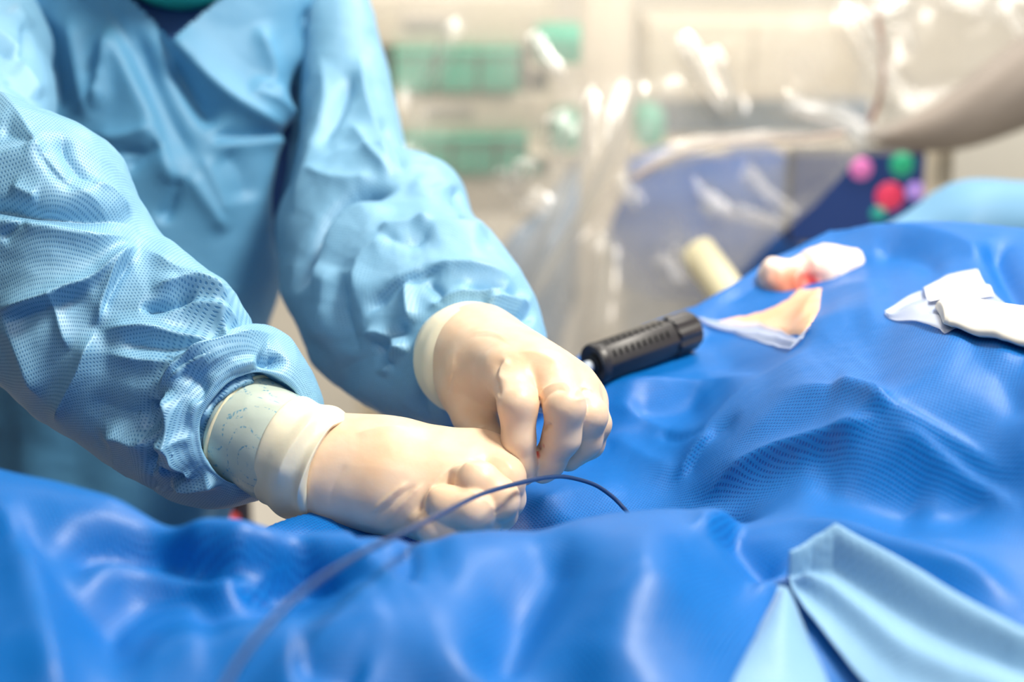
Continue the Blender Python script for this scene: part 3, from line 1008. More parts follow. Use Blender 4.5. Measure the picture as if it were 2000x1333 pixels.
# near hand: back of the hand up, fingers folded under and pinching
A_palm = [
    ((665, 890, 0.858, .0195), (940, 893, .846, .0135)),
    ((662, 908, 0.852, .0215), (912, 925, .828, .0130)),
    ((662, 935, 0.848, .0215), (868, 965, .822, .0125)),
    ((665, 958, 0.848, .0190), (822, 1005, .822, .0110)),
    ((745, 900, 0.850, .0225), (760, 950, .838, .0205)),
    ((560, 885, 0.870, .0220), (650, 915, .851, .0245)),
]
A_web = [((800, 880, .855, .014), (960, 895, .850, .012)), ((930, 895, .845, .012), (985, 925, .835, .0115))]
A_f = [
    [(945, 905, .838, .0130), (986, 935, .826, .0118), (993, 975, .836, .0098), (986, 1005, .850, .0085)],
    [(905, 938, .822, .0105), (935, 945, .797, .0120), (972, 975, .797, .0118), (978, 1004, .812, .0098)],
    [(850, 990, .826, .0100), (872, 988, .793, .0108), (925, 998, .786, .0110), (948, 1022, .802, .0088)],
    [(815, 1022, .822, .0095), (848, 1030, .795, .0095), (885, 1045, .797, .0090), (905, 1062, .812, .0078)],
]
A_folds = [
    ([(828, 985), (848, 950), (880, 922), (912, 908), (940, 912)], 0.0015, 5, 8, 1.2),
    ([(722, 1006), (760, 970), (800, 938)], 0.0014, 4, 6, 1.15),
    ([(752, 1024), (785, 985), (830, 940)], 0.0012, 4, 6, 1.15),
    ([(735, 1015), (775, 975), (815, 945)], -0.0010, 5, 5, 1.3),
    ([(690, 850), (740, 836), (800, 836)], 0.0007, 4, 6, 1.3),
    ([(900, 962), (925, 962), (955, 985), (962, 1010)], 0.0006, 3, 4, 1.2),
    ([(960, 1003), (975, 998), (985, 985)], -0.0007, 3, 3, 1.2),
    ([(640, 990), (655, 940), (680, 900)], -0.0006, 8, 10, 1.4),
    ([(960, 890), (990, 905), (1005, 930)], 0.0005, 5, 6, 1.4),
]
GLOVE_A = glove_mat('latex_glove', (0.80, 0.60, 0.43))
stain(GLOVE_A, ((P(735, 1015, .825), .009, (0.80, 0.36, 0.24, 1), .5), (P(622, 1016, .84), .0012, (0.25, 0.03, 0.03, 1), .9), (P(755, 968, .815), .0012, (0.70, 0.20, 0.14, 1), .6)), 0.004, 200)
ha = make_hand('glove', A_palm, A_f, A_web, A_folds, surg, GLOVE_A, kf=0.004, k_palm=0.018)
ha['label'] = 'glove on the near hand, fist with folded fingers'
hb['label'] = 'glove on the far hand, index finger pointing down'


def wavy_tube(name, st, mat, parent, nseg=120, nlen=90, wave=None, thick=None, squash=1.0):
    st = np.asarray(st, float)
    t = np.linspace(0, len(st) - 1, nlen)
    c = catmull(P(st[:, 0], st[:, 1], st[:, 2]), t); r = catmull(st[:, 3:4], t)
    T = np.gradient(catmull(P(st[[0, -1], 0], st[[0, -1], 1], st[[0, -1], 2]), np.linspace(0, 1, nlen)), axis=0)
    T /= np.linalg.norm(T, axis=1)[:, None]
    e = np.cross(T, UPV); e /= np.linalg.norm(e, axis=1)[:, None]
    g = np.cross(T, e)
    th = np.linspace(0, 2 * math.pi, nseg, endpoint=False)
    V = c[:, None] + r[:, None] * (np.cos(th)[None, :, None] * e[:, None] + squash * np.sin(th)[None, :, None] * g[:, None])
    V = V.reshape(-1, 3)
    N = (V - np.repeat(c, nseg, 0)); N /= np.linalg.norm(N, axis=1)[:, None]
    if wave is not None:
        V = V + N * wave(V, np.repeat(np.linspace(0, 1, nlen), nseg), np.tile(th, nlen))[:, None]
    return mesh(name, V, grid_faces(nlen, nseg, True), mat, parent)


# stretched glove cuff over the sleeve knit, near hand
def speck_mat():
    m = glove_mat('translucent_cuff', (0.52, 0.60, 0.53), sss=0.1, mott=0.03)
    nt = m.node_tree; N = nt.nodes.new; L = nt.links.new
    b = nt.nodes['Principled BSDF']
    tc = N('ShaderNodeTexCoord')
    w = N('ShaderNodeTexNoise'); w.inputs['Scale'].default_value = 28; w.inputs['Detail'].default_value = 1.5
    w.inputs['Distortion'].default_value = 1.2
    L(tc.outputs['Object'], w.inputs['Vector'])
    n = N('ShaderNodeTexNoise'); n.inputs['Scale'].default_value = 520; n.inputs['Detail'].default_value = 3
    L(tc.outputs['Object'], n.inputs['Vector'])
    a = N('ShaderNodeMapRange'); a.inputs['From Min'].default_value = 0.03; a.inputs['From Max'].default_value = 0.0
    s = N('ShaderNodeMath'); s.operation = 'SUBTRACT'; s.inputs[1].default_value = 0.5; L(w.outputs['Fac'], s.inputs[0])
    ab = N('ShaderNodeMath'); ab.operation = 'ABSOLUTE'; L(s.outputs[0], ab.inputs[0]); L(ab.outputs[0], a.inputs['Value'])
    c = N('ShaderNodeMapRange'); c.inputs['From Min'].default_value = 0.50; c.inputs['From Max'].default_value = 0.60
    L(n.outputs['Fac'], c.inputs['Value'])
    mu = N('ShaderNodeMath'); mu.operation = 'MULTIPLY'; L(a.outputs[0], mu.inputs[0]); L(c.outputs[0], mu.inputs[1])
    mx = N('ShaderNodeMix'); mx.data_type = 'RGBA'
    old = b.inputs['Base Color'].links[0].from_socket
    L(old, mx.inputs['A']); mx.inputs['B'].default_value = (0.10, 0.32, 0.46, 1)
    L(mu.outputs[0], mx.inputs['Factor']); L(mx.outputs['Result'], b.inputs['Base Color'])
    b.inputs['Roughness'].default_value = 0.3
    return m


glove_cuff = wavy_tube('glove_cuff', [(470, 833, .877, .0325), (478, 838, .873, .0338), (520, 860, .865, .0332), (560, 882, .857, .0325), (615, 908, .850, .0305)],
                       speck_mat(), surg, wave=lambda V, t, th: 0.0007 * crumple(V, 30, 4))
rim_c = P(478, 838, .873)
ax = P(615, 908, .85) - rim_c; ax /= np.linalg.norm(ax)
e = np.cross(ax, UPV); e /= np.linalg.norm(e); g = np.cross(ax, e)
M_RIM = glove_mat('rolled_rim', (0.88, 0.78, 0.52), sss=0.1, mott=0.02)
nr = 120; V = []
for i in range(nr):
    a = 2 * math.pi * i / nr
    d = math.cos(a) * e + math.sin(a) * g
    rr = 0.0340 + 0.0004 * math.sin(3 * a)
    for j in range(8):
        b = 2 * math.pi * j / 8
        V.append(rim_c + d * (rr + 0.0013 * math.cos(b)) + ax * 0.0013 * math.sin(b))
F = [(i * 8 + j, i * 8 + (j + 1) % 8, ((i + 1) % nr) * 8 + (j + 1) % 8, ((i + 1) % nr) * 8 + j) for i in range(nr) for j in range(8)]
mesh('rolled_rim', V, F, M_RIM, glove_cuff)


def bunch(V, t, th):
    X, Y, D = proj(V)
    h = folds(X, Y, [
        ([(680, 800), (690, 850), (640, 920), (602, 985)], -0.0035, 6, 6, 1.2),
        ([(640, 800), (600, 840), (560, 900), (540, 960)], 0.0035, 14, 20, 1.3),
        ([(665, 815), (640, 860), (600, 930), (580, 990)], 0.0038, 12, 10, 1.25)])
    return h + 0.0006 * vnoise(V * 50, 8) + 0.0011 * np.sin(t * 17 + 0.9 * np.sin(th + 1) + 1.3 * vnoise(V * 22, 4))


wavy_tube('bunched_cuff', [(553, 880, .8615, .0310), (560, 883, .859, .0342), (582, 893, .8555, .0356), (605, 903, .853, .0358), (628, 910, .850, .0352), (645, 914, .8475, .0335),
                           (653, 918, .8465, .0300), (646, 915, .850, .0255)], CUFFM, surg, 160, 120, bunch)
# folded cuff of the far hand
wavy_tube('bunched_cuff', [(890, 680, .985, .0270), (905, 692, .962, .0345), (914, 699, .950, .0372), (920, 703, .942, .0376), (928, 706, .934, .0355), (934, 708, .928, .0310),
                        (939, 710, .925, .0255)], CUFFM, surg, 140, 90,
          lambda V, t, th: 0.0006 * crumple(V, 25, 9) + 0.0004 * np.sin(t * 20))

# skin body carrying the clothes
SKIN = glove_mat('skin', (0.75, 0.48, 0.34), sss=0.2, mott=0.15)


def body_fn(G):
    def c(a, b, ra, rb): return seg_d(G, P(*a), P(*b), ra, rb)
    d = c((220, 120, 1.35), (190, 800, 1.35), .070, .075)
    d = smin(d, c((440, 120, 1.35), (340, 800, 1.35), .070, .065), .09)
    d = smin(d, c((330, 60, 1.35), (345, -90, 1.35), .065, .05), .05)
    d = smin(d, c((110, 10, 1.36), (570, 10, 1.36), .045, .045), .04)
    d = smin(d, c((350, -140, 1.33), (348, -140, 1.28), .055, .06), .04)
    d = smin(d, c((348, -270, 1.27), (348, -150, 1.24), .092, .062), .03)       # skull and jaw
    d = smin(d, c((347, -190, 1.165), (347, -160, 1.150), .010, .014), .02)      # nose
    for s in (-1, 1):
        d = smin(d, c((348 + s * 165, -230, 1.26), (348 + s * 162, -190, 1.26), .016, .012), .008)   # ears
        d = np.maximum(d, -(c((348 + s * 62, -230, 1.165), (348 + s * 70, -230, 1.165), .012, .012)))  # eye sockets
        d = np.minimum(d, c((348 + s * 62, -230, 1.178), (348 + s * 64, -230, 1.178), .012, .012))
    d = smin(d, c((640, -10, 1.345), (672, 230, 1.285), .034, .032), .02)
    d = smin(d, c((672, 230, 1.285), (740, 520, 1.155), .032, .030), .015)
    d = smin(d, c((740, 520, 1.155), (920, 695, .975), .030, .018), .015)
    d = smin(d, c((60, -30, 1.36), (-330, 250, 1.03), .040, .038), .02)
    d = smin(d, c((-330, 250, 1.03), (120, 560, .905), .046, .036), .02)
    d = smin(d, c((120, 560, .905), (610, 896, .866), .030, .016), .02)
    hip = P(190, 850, 1.37)
    for s in (-1, 1):
        k = hip + np.array([s * .062, 0.0, -.38]); a = np.array([k[0], k[1] + .02, .09])
        d = smin(d, seg_d(G, hip + np.array([s * .05, 0, -.02]), k, .065, .052), .03)
        d = smin(d, seg_d(G, k, a, .056, .036), .02)
        d = smin(d, seg_d(G, a + np.array([0, .02, -.045]), a + np.array([0, -.15, -.055]), .038, .032), .03)
    return d


v, f = implicit(body_fn, (-0.75, 0.55, -0.02), (0.18, 1.65, 1.78), 0.011)
v = smooth_mesh(v, f, 2)
mesh('body', v, f, SKIN, surg)


def mask_fn(G):
    d = seg_d(G, P(348, -240, 1.265), P(348, -145, 1.235), .097, .072)
    d = np.maximum(d, -(seg_d(G, P(348, -240, 1.265), P(348, -145, 1.235), .092, .066)))
    lo = P(348, -195, 1.2)[2]
    d = np.maximum(d, G[..., 2] - lo)
    return np.maximum(d, G[..., 1] - P(348, -140, 1.28)[1])


M_MASK = plain('mask_fabric', (0.02, 0.42, 0.33), 0.8, noise=0.1, nscale=300)
v, f = implicit(mask_fn, P(348, -190, 1.2) - .18, P(348, -190, 1.2) + .18, 0.0035)
mesh('face_mask', smooth_mesh(v, f, 2), f, M_MASK, surg)


def cap_fn(G):
    d = seg_d(G, P(348, -285, 1.29), P(348, -250, 1.27), .104, .101)
    d = np.maximum(d, -(d + .004))
    return np.maximum(d, P(348, -270, 1.2)[2] - G[..., 2])


v, f = implicit(cap_fn, P(348, -270, 1.28) - .2, P(348, -270, 1.28) + .2, 0.0045)
mesh('scrub_cap', smooth_mesh(v, f, 2), f, plain('cap_fabric', (0.05, 0.25, 0.45), 0.85, noise=0.1, nscale=200), surg)

# ------------------------------------------------------------------ things lying on the drape
DX, DY, DD = proj(DV)
vis_ok = (bd < 0.01)


def hit(px, py):
    r = np.hypot(DX - px, DY - py) + np.where(vis_ok, 0, 1e6)
    m = r < max(6, r.min() + 1)
    i = np.nonzero(m)[0]
    return DV[i[np.argmin(DD[i])]]


def onz(px, py, lift=0.0):
    return hit(px, py) + np.array([0, 0, lift])


def sheet(name, top, bot, mat, parent=None, nu=60, nv=30, off=None, thick=0.0006, uvm=1.0):
    A = np.array([hit(*p)[:2] for p in top]); B = np.array([hit(*p)[:2] for p in bot])
    tu = np.linspace(0, len(top) - 1, nu)
    A = np.stack([np.interp(tu, np.arange(len(top)), A[:, k]) for k in (0, 1)], -1)
    B = np.stack([np.interp(tu, np.arange(len(bot)), B[:, k]) for k in (0, 1)], -1)
    w = np.linspace(0, 1, nv)
    G = A[:, None] * (1 - w)[None, :, None] + B[:, None] * w[None, :, None]
    q = G.reshape(-1, 2)
    z = drape_at(q)
    U = np.repeat(np.linspace(0, 1, nu), nv); W = np.tile(w, nu)
    z = z + (off(U, W) if off else 0.0015)
    v = np.concatenate([q, z[:, None]], 1)
    F = grid_faces(nu, nv)
    o = mesh(name, v, F, mat, parent, q * uvm)
    s = o.modifiers.new('thickness', 'SOLIDIFY'); s.thickness = thick; s.offset = 0
    return o


# guide wire / catheter
M_WIRE = plain('catheter_blue', (0.02, 0.05, 0.14), 0.3, noise=0.1, nscale=100)
wire = [P(405, 1420, .455), P(450, 1320, .475), P(520, 1225, .50), P(600, 1150, .53), P(700, 1085, .575), P(800, 1035, .63), P(870, 1000, .690), P(940, 966, .745),
        P(1015, 944, .785), P(1070, 933, .815), P(1110, 933, .838), P(1160, 947, .852), P(1195, 970, .858), P(1218, 993, .858), P(1232, 1010, .858)]
w = tube('catheter', wire, .0013, M_WIRE, None, 10, 10)
tag(w, 'thin dark blue wire looping from the near gloved hand across the drape', 'wire')

# black handle
L0, L1 = HND
hx = (L1 - L0); HL = np.linalg.norm(hx); hx /= HL
hz = np.array([0, 0, 1.0]); hz -= (hz @ hx) * hx; hz /= np.linalg.norm(hz); hy = np.cross(hz, hx)
M_BLK = plain('black_plastic', (0.028, 0.026, 0.028), 0.40, noise=0.1, nscale=60, bump=0.0001)
M_BLK2 = plain('recess_shade', (0.004, 0.004, 0.005), 0.7)  # darker black painted as the shade inside the slots, shared with the socket
hd = empty('medical_handle', tuple(L0), 'black cylindrical plastic handle with slotted barrel and ribbed knob lying on drape', 'handle')


def lathe(name, prof, mat, parent, nseg=64, shape=None, o=L0):
    V = []
    for x, r in prof:
        for j in range(nseg):
            a = 2 * math.pi * j / nseg
            rr = r * (shape(a, x) if shape else 1)
            V.append(o + hx * x + rr * (math.cos(a) * hy + math.sin(a) * hz))
    F = grid_faces(len(prof), nseg, True).tolist()
    F.append(list(range(nseg))[::-1]); F.append(list(range((len(prof) - 1) * nseg, len(prof) * nseg)))
    ob = mesh(name, V, F, mat, parent)
    m = ob.modifiers.new('edge', 'EDGE_SPLIT'); m.split_angle = math.radians(40)
    return ob


def hexa(a, x):
    k = 6
    b = (a + math.pi / 6 * 0.2) % (2 * math.pi / k) - math.pi / k
    return 1 - 0.75 * (1 - math.cos(math.pi / k) / math.cos(b)) * 1.0 if False else (0.35 + 0.65 * math.cos(math.pi / k) / math.cos(b)) * 1.03


R0 = 0.0150
bl = HL * 0.74
lathe('barrel', [(0.0035, R0 * .93), (0.005, R0), (bl * .97, R0), (bl, R0 * .96)], M_BLK, hd, 96, hexa)
lathe('end_cap', [(0.0005, R0 * .62), (-0.001, R0 * .80), (-0.001, R0 * .98), (0.001, R0 * 1.04), (0.0045, R0 * 1.04), (0.0055, R0 * .98)], M_BLK, hd)
lathe('socket', [(-0.0012, R0 * .5), (-0.0030, R0 * .40), (-0.0032, R0 * .20)], M_BLK2, hd)
lathe('knob', [(bl, R0 * .86), (bl + .0015, R0 * 1.0), (HL - .003, R0 * .98), (HL - .001, R0 * .92), (HL, R0 * .75)], M_BLK, hd, 144,
      lambda a, x: 1.0 + (0.05 * math.copysign(abs(math.cos(9 * a)) ** 0.5, math.cos(9 * a)) if bl + .001 < x < HL - .002 else 0))
from mathutils import Matrix
cam_side = 1 if (hy @ (CAM - L0)) > 0 else -1
for row, (angd, n) in enumerate(((38, 10), (78, 10))):
    a = math.radians(angd)
    dr = cam_side * math.cos(a) * hy + math.sin(a) * hz
    tg = -cam_side * math.sin(a) * hy + math.cos(a) * hz
    base = None
    for k in range(n):
        if base is None:
            v, fcs = box_vf((0, 0, 0), (0.0016, 0.0046, 0.0012))
            v = np.array(v) @ np.array([hx, tg, dr])
            base = mesh('slot_shade', v, fcs, M_BLK2, None, smooth=False)  # block standing proud, its dark colour painted as a recessed slot's shade
            ob = base
        else:
            ob = base.copy(); COL.objects.link(ob)
        ob.parent = hd; ob.matrix_parent_inverse = Matrix.Identity(4)
        ob.location = Vector(hx * (0.011 + (bl - 0.02) * k / (n - 1)) + dr * R0 * 0.985)
# connector at its end
M_CW = plain('clear_white_plastic', (0.75, 0.80, 0.85), 0.25, noise=0.05)
M_CB = plain('blue_tip_plastic', (0.12, 0.42, 0.70), 0.3, noise=0.05)
lathe('connector', [(-0.0025, R0 * .26), (-0.006, R0 * .30), (-0.0065, R0 * .22), (-0.009, R0 * .30), (-.0095, R0 * .2)], M_CW, hd, 24)
tube('connector_tube', [L0 - hx * .004 + hz * -.001, L0 - hx * .012 - hz * .002, L0 - hx * .024 - hz * .006, L0 - hx * .05 - hz * .012], .0035, M_CB, hd, 14)

# patient under the drape: one body, a small window of skin
SKINP = glove_mat('patient_skin', (0.85, 0.52, 0.34), sss=0.2, mott=0.2)
poly = [(1395, 626), (1440, 616), (1500, 602), (1535, 585), (1560, 560), (1600, 560), (1596, 600), (1585, 622), (1572, 645), (1556, 658), (1520, 650), (1478, 634), (1430, 634)]
PW = np.array([hit(*p)[:2] for p in poly])


def in_poly(q, poly):
    inside = np.zeros(len(q), bool); dist = np.full(len(q), 1e9)
    n = len(poly)
    for i in range(n):
        a = poly[i]; b = poly[(i + 1) % n]
        c = ((a[1] > q[:, 1]) != (b[1] > q[:, 1])) & (q[:, 0] < (b[0] - a[0]) * (q[:, 1] - a[1]) / (b[1] - a[1] + 1e-15) + a[0])
        inside ^= c
        d = b - a; u = np.clip(((q - a) @ d) / (d @ d + 1e-12), 0, 1)
        dist = np.minimum(dist, np.linalg.norm(q - a - u[:, None] * d, axis=1))
    return np.where(inside, -dist, dist)


pgx = np.linspace(mid[0] - 0.42, mid[0] + 0.46, 300); pgy = np.linspace(mid[1] - 0.32, mid[1] + 0.52, 300)
px_, py_ = np.meshgrid(pgx, pgy, indexing='ij')
pq = np.stack([px_.ravel(), py_.ravel()], -1)
pb = beyond(pq)
ellip = ((pq - mid) @ np.array([[math.cos(ang), -math.sin(ang)], [math.sin(ang), math.cos(ang)]]))
s_in = in_poly(pq, PW)
body_top = HF(pq) - 0.035 - 0.10 * sstep(-0.06, 0.02, pb)
body_top = np.where(s_in < 0.012, drape_at(pq) + 0.0014 - 0.012 * sstep(-0.0005, 0.004, s_in), np.minimum(body_top, drape_at(pq) - 0.0106))
keep = (pb < -0.004) | (s_in < 0.004)
zt = np.maximum(body_top, 0.93)
vt = np.concatenate([pq, zt[:, None]], 1); vb = np.concatenate([pq, np.full((len(pq), 1), 0.92)], 1)
F = grid_faces(300, 300)
F = F[keep[F].all(1)][:, ::-1]
cnt = {}
edges = np.concatenate([F[:, [0, 1]], F[:, [1, 2]], F[:, [2, 3]], F[:, [3, 0]]])
key = set(map(tuple, edges.tolist()))
bnd = [(a, b) for a, b in key if (b, a) not in key]
n0 = len(vt)
Fall = F.tolist() + (F[:, ::-1] + n0).tolist() + [(b, a, a + n0, b + n0) for a, b in bnd]
pat = mesh('person', np.concatenate([vt, vb]), Fall, SKINP)
bm = bmesh.new(); bm.from_mesh(pat.data)
bmesh.ops.delete(bm, geom=[q for q in bm.verts if not q.link_faces], context='VERTS'); bm.to_mesh(pat.data); bm.free()
tag(pat, 'person lying under the blue drape with only a small patch of skin showing beside gauze', 'person')

# clear film around the window
def film_mat(name, col, op, rough=0.25, emit=None):
    m, nt, b, o = mat_new(name)
    N = nt.nodes.new; L = nt.links.new
    b.inputs['Base Color'].default_value = (*col, 1); b.inputs['Roughness'].default_value = rough
    tr = N('ShaderNodeBsdfTransparent'); ms = N('ShaderNodeMixShader')
    tc = N('ShaderNodeTexCoord'); n = N('ShaderNodeTexNoise'); n.inputs['Scale'].default_value = 14; n.inputs['Detail'].default_value = 4
    L(tc.outputs['Object'], n.inputs['Vector'])
    mr = N('ShaderNodeMapRange'); mr.inputs['To Min'].default_value = max(0, op - 0.12); mr.inputs['To Max'].default_value = min(1, op + 0.12)
    L(n.outputs['Fac'], mr.inputs['Value'])
    L(mr.outputs[0], ms.inputs[0]); L(tr.outputs[0], ms.inputs[1]); L(b.outputs[0], ms.inputs[2]); L(ms.outputs[0], o.inputs[0])
    return m


M_FILM = film_mat('clear_film', (0.70, 0.78, 0.95), 0.45)
M_FILM2 = film_mat('frosted_film', (0.80, 0.84, 0.95), 0.75)
fl = sheet('adhesive_film', [(1362, 622), (1430, 632), (1478, 634), (1520, 650), (1556, 660), (1578, 640)],
           [(1364, 628), (1430, 650), (1475, 662), (1505, 676), (1535, 688), (1560, 665)], M_FILM, None, 50, 14, lambda u, v: 0.0022 + 0.0015 * np.sin(v * 9 + u * 5))
tag(fl, 'strip of clear adhesive film edging the patch of bare skin', 'film')
fl2 = sheet('adhesive_film', [(1725, 610), (1800, 570), (1850, 548), (1905, 535), (1925, 556), (1955, 582), (2040, 606)],
            [(1733, 617), (1790, 634), (1830, 648), (1842, 650), (1880, 640), (1960, 640), (2050, 660)], M_FILM, None, 60, 24, lambda u, v: 0.0020 + 0.0012 * np.sin(v * 11 + u * 13))
tag(fl2, 'clear film triangle under the white dressing pad', 'film')
fl3 = sheet('film_flap', [(1800, 570), (1850, 548), (1905, 535), (1925, 556)], [(1816, 600), (1850, 592), (1900, 592), (1945, 582)], M_FILM2, fl2, 30, 12,
            lambda u, v: 0.0045 + 0.0015 * np.sin(v * 7 + u * 4))
M_PAD = plain('white_pad', (0.76, 0.72, 0.65), 0.7, noise=0.02, nscale=40, bump=0.0004)
pad = sheet('dressing_pad', [(1826, 606), (1838, 596), (1870, 590), (1940, 602), (2000, 616), (2200, 640)],
            [(1840, 642), (1850, 650), (1890, 660), (1950, 676), (2000, 690), (2200, 740)], M_PAD, None, 60, 24,
            lambda u, v: 0.004 + 0.006 * np.sin(np.clip(v, 0.0, 1) * math.pi) ** 0.5 * sstep(0, 0.06, u), 0.002)
tag(pad, 'thick white dressing pad lying on clear film at the upper part of the drape', 'dressing')

# pale blue towel in the near corner
TOWEL = nonwoven('pale_towel', (0.24, 0.46, 0.70), (0.20, 0.42, 0.68), 0.0035, rough=0.5, sheen=0.2, trans=0.1)
tw = empty('drape_flap', tuple(hit(1600, 1150)), 'pale blue translucent flap folded over the near right part of the drape', 'flap')
sheet('fold', [(1540, 1140), (1580, 1103), (1625, 1074), (1700, 1112), (1800, 1172), (1900, 1236), (1985, 1288), (2130, 1360)],
      [(1548, 1165), (1570, 1210), (1610, 1270), (1660, 1330), (1740, 1400), (1830, 1440), (1950, 1480), (2150, 1500)], TOWEL, tw, 120, 70,
      lambda u, v: 0.002 + 0.011 * sstep(0, 0.06, v) * (1 - sstep(0.10, 0.30, v)) + 0.004 * sstep(0, .05, v) + 0.006 * np.exp(-((v - 0.5 - 0.1 * u) / 0.12) ** 2) * sstep(0, .15, u), 0.001, 1)
sheet('fold', [(1524, 1158), (1500, 1200), (1470, 1260), (1430, 1335), (1400, 1400), (1380, 1440)],
      [(1530, 1160), (1552, 1205), (1580, 1262), (1612, 1335), (1640, 1400), (1660, 1440)], TOWEL, tw, 60, 50,
      lambda u, v: 0.0025 + 0.012 * (1 - np.abs(v * 2 - 1) ** 1.5) * sstep(0, .2, u), 0.001, 1)

# gauze
def gauze_mat():
    m = glove_mat('gauze', (0.84, 0.72, 0.64), sss=0.15, mott=0.08)
    stain(m, ((P(1572, 586, 1.145), 0.030, (0.60, 0.02, 0.04, 1), 1.0), (P(1522, 560, 1.150), .022, (0.85, 0.35, 0.20, 1), .7), (P(1620, 545, 1.17), .016, (0.85, 0.42, 0.30, 1), .5)))
    return m


def gz(G):
    C = [((1522, 545, 1.165, .014), (1530, 572, 1.165, .011)), ((1530, 552, 1.165, .014), (1590, 545, 1.165, .021)), ((1590, 540, 1.17, .022), (1650, 538, 1.17, .021)),
         ((1600, 528, 1.175, .016), (1620, 510, 1.175, .008)), ((1650, 538, 1.17, .018), (1690, 535, 1.175, .010)), ((1690, 535, 1.175, .011), (1732, 518, 1.175, .006)),
         ((1545, 562, 1.16, .016), (1580, 592, 1.155, .013)), ((1580, 590, 1.155, .012), (1625, 570, 1.16, .012))]
    d = None
    for a, b in C:
        s = seg_d(G, P(*a[:3]), P(*b[:3]), a[3], b[3])
        d = s if d is None else smin(d, s, .008)
    return d


v, f = implicit(gz, P(1520, 600, 1.15) - .055, P(1735, 500, 1.18) + .05, 0.0016)
N_ = vert_normals(v, f)
v = v + N_ * (0.004 * crumple(v, 34, 61) + 0.0015 * crumple(v, 80, 62))[:, None]
gzo = mesh('gauze', smooth_mesh(v, f, 1), f, gauze_mat())
tag(gzo, 'crumpled cream gauze swab with a red blood stain beside bare skin', 'gauze')

# ------------------------------------------------------------------ background room
M_CREAM = plain('cream_laminate', (0.74, 0.66, 0.52), 0.5, noise=0.02)
M_GREEN = plain('green_plastic', (0.01, 0.46, 0.29), 0.4, noise=0.05)
M_LABEL = plain('label_card', (0.45, 0.42, 0.36), 0.7, noise=0.2, nscale=80)
M_GREY = plain('grey_metal', (0.42, 0.44, 0.46), 0.45, noise=0.05)
M_BLUEG = plain('blue_grey_cover', (0.13, 0.24, 0.38), 0.6, noise=0.2, nscale=8)
M_NAVY = plain('navy_cloth', (0.01, 0.09, 0.36), 0.7, noise=0.2, nscale=12)
M_TAN = plain('tan_housing', (0.30, 0.255, 0.22), 0.5, noise=0.03)
M_DARK = plain('dark_plastic', (0.02, 0.02, 0.03), 0.4)


def at_y(px, py, y):
    v = (666.5 - py) / FPX
    return P(px, py, y / (FWD[1] + v * UPV[1]))


def bgbox(name, x0, y0, x1, y1, d, th, mat, parent=None, bevel=0.01):
    y = d * FWD[1]
    a = at_y(x0, (y0 + y1) / 2, y); b = at_y(x1, (y0 + y1) / 2, y)
    zt = at_y(x0, y0, y)[2]; zb = max(at_y(x0, y1, y)[2], 0.0)
    return box(name, ((a[0] + b[0]) / 2, y + th / 2, (zt + zb) / 2), (b[0] - a[0], th, zt - zb), mat, parent, bevel)


sh = empty('storage_shelf', tuple(P(880, 400, 3.3) * np.array([1, 1, 0])), 'cream storage shelf with open compartments of green bins behind the surgeon', 'shelf')
SD = 3.3
bgbox('back_panel', 690, -200, 1080, 420, SD + .38, .02, M_CREAM, sh)
for (y0, y1) in ((-210, -150), (-10, 92), (184, 262), (345, 420)):
    bgbox('shelf_board', 690, y0, 1080, y1, SD, .4, M_CREAM, sh)
for (x0, x1) in ((680, 700), (1066, 1084)):
    bgbox('upright', x0, -210, x1, 900, SD - .005, .42, M_CREAM, sh)
for (x0, y0, x1, y1) in ((790, 32, 875, 56), (830, 205, 925, 226)):
    bgbox('label_holder', x0, y0, x1, y1, SD - .01, .012, M_LABEL, sh, .002)
lbl = {(0, 0): 'green storage bin on the upper shelf, nearest the surgeon', (0, 1): 'green storage bin in the middle of the upper shelf', (0, 2): 'green storage bin at the upper shelf end farthest from the surgeon',
       (1, 0): 'green storage bin on the lower shelf, nearest the surgeon', (1, 1): 'green storage bin in the middle of the lower shelf', (1, 2): 'green storage bin at the lower shelf end farthest from the surgeon'}
for r, (y0, y1, xs) in enumerate(((98, 182, ((768, 850), (854, 932), (936, 1014))), (268, 344, ((785, 880), (884, 968), (972, 1052))))):
    for k, (x0, x1) in enumerate(xs):
        b = empty('storage_bin', tuple(P((x0 + x1) / 2, y1, SD + .1)), lbl[(r, k)], 'bin', 'green bins on the storage shelf')
        bgbox('bin_body', x0, y0 + 8, x1, y1, SD - .02, .3, M_GREEN, b, .012)
        bgbox('bin_rim', x0 - 2, y0, x1 + 2, y0 + 12, SD - .03, .32, M_GREEN, b, .006)

# cabinet, counter and trolleys behind the plastic
cb = empty('wall_cabinet', tuple(P(1430, 120, 3.6)), 'cream wall cabinet seen blurred through the clear plastic cover', 'cabinet')
bgbox('cabinet_body', 1262, 40, 1680, 188, 3.6, .35, M_CREAM, cb)
bgbox('door', 1266, 46, 1468, 184, 3.585, .02, M_CREAM, cb, .004)
bgbox('door', 1472, 46, 1676, 184, 3.585, .02, M_CREAM, cb, .004)
ct = empty('counter', tuple(P(1430, 420, 3.5) * np.array([1, 1, 0])), 'blue-grey counter unit under the cream cabinet behind the plastic', 'counter')
bgbox('worktop', 1235, 300, 1700, 318, 3.45, .55, M_CREAM, ct, .01)
bgbox('counter_body', 1240, 318, 1695, 700, 3.5, .5, M_GREY, ct)
bgbox('splash_panel', 1235, 196, 1700, 300, 3.75, .02, M_BLUEG, ct)
rk = empty('slim_rack', tuple(P(1095, 700, 2.95) * np.array([1, 1, 0])), 'slim cream rack carrying two green boxes behind the plastic cover', 'rack')
for (y0, y1) in ((129, 140), (301, 312)):
    bgbox('shelf_board', 1032, y0, 1160, y1, 2.94, .24, M_CREAM, rk, .002)
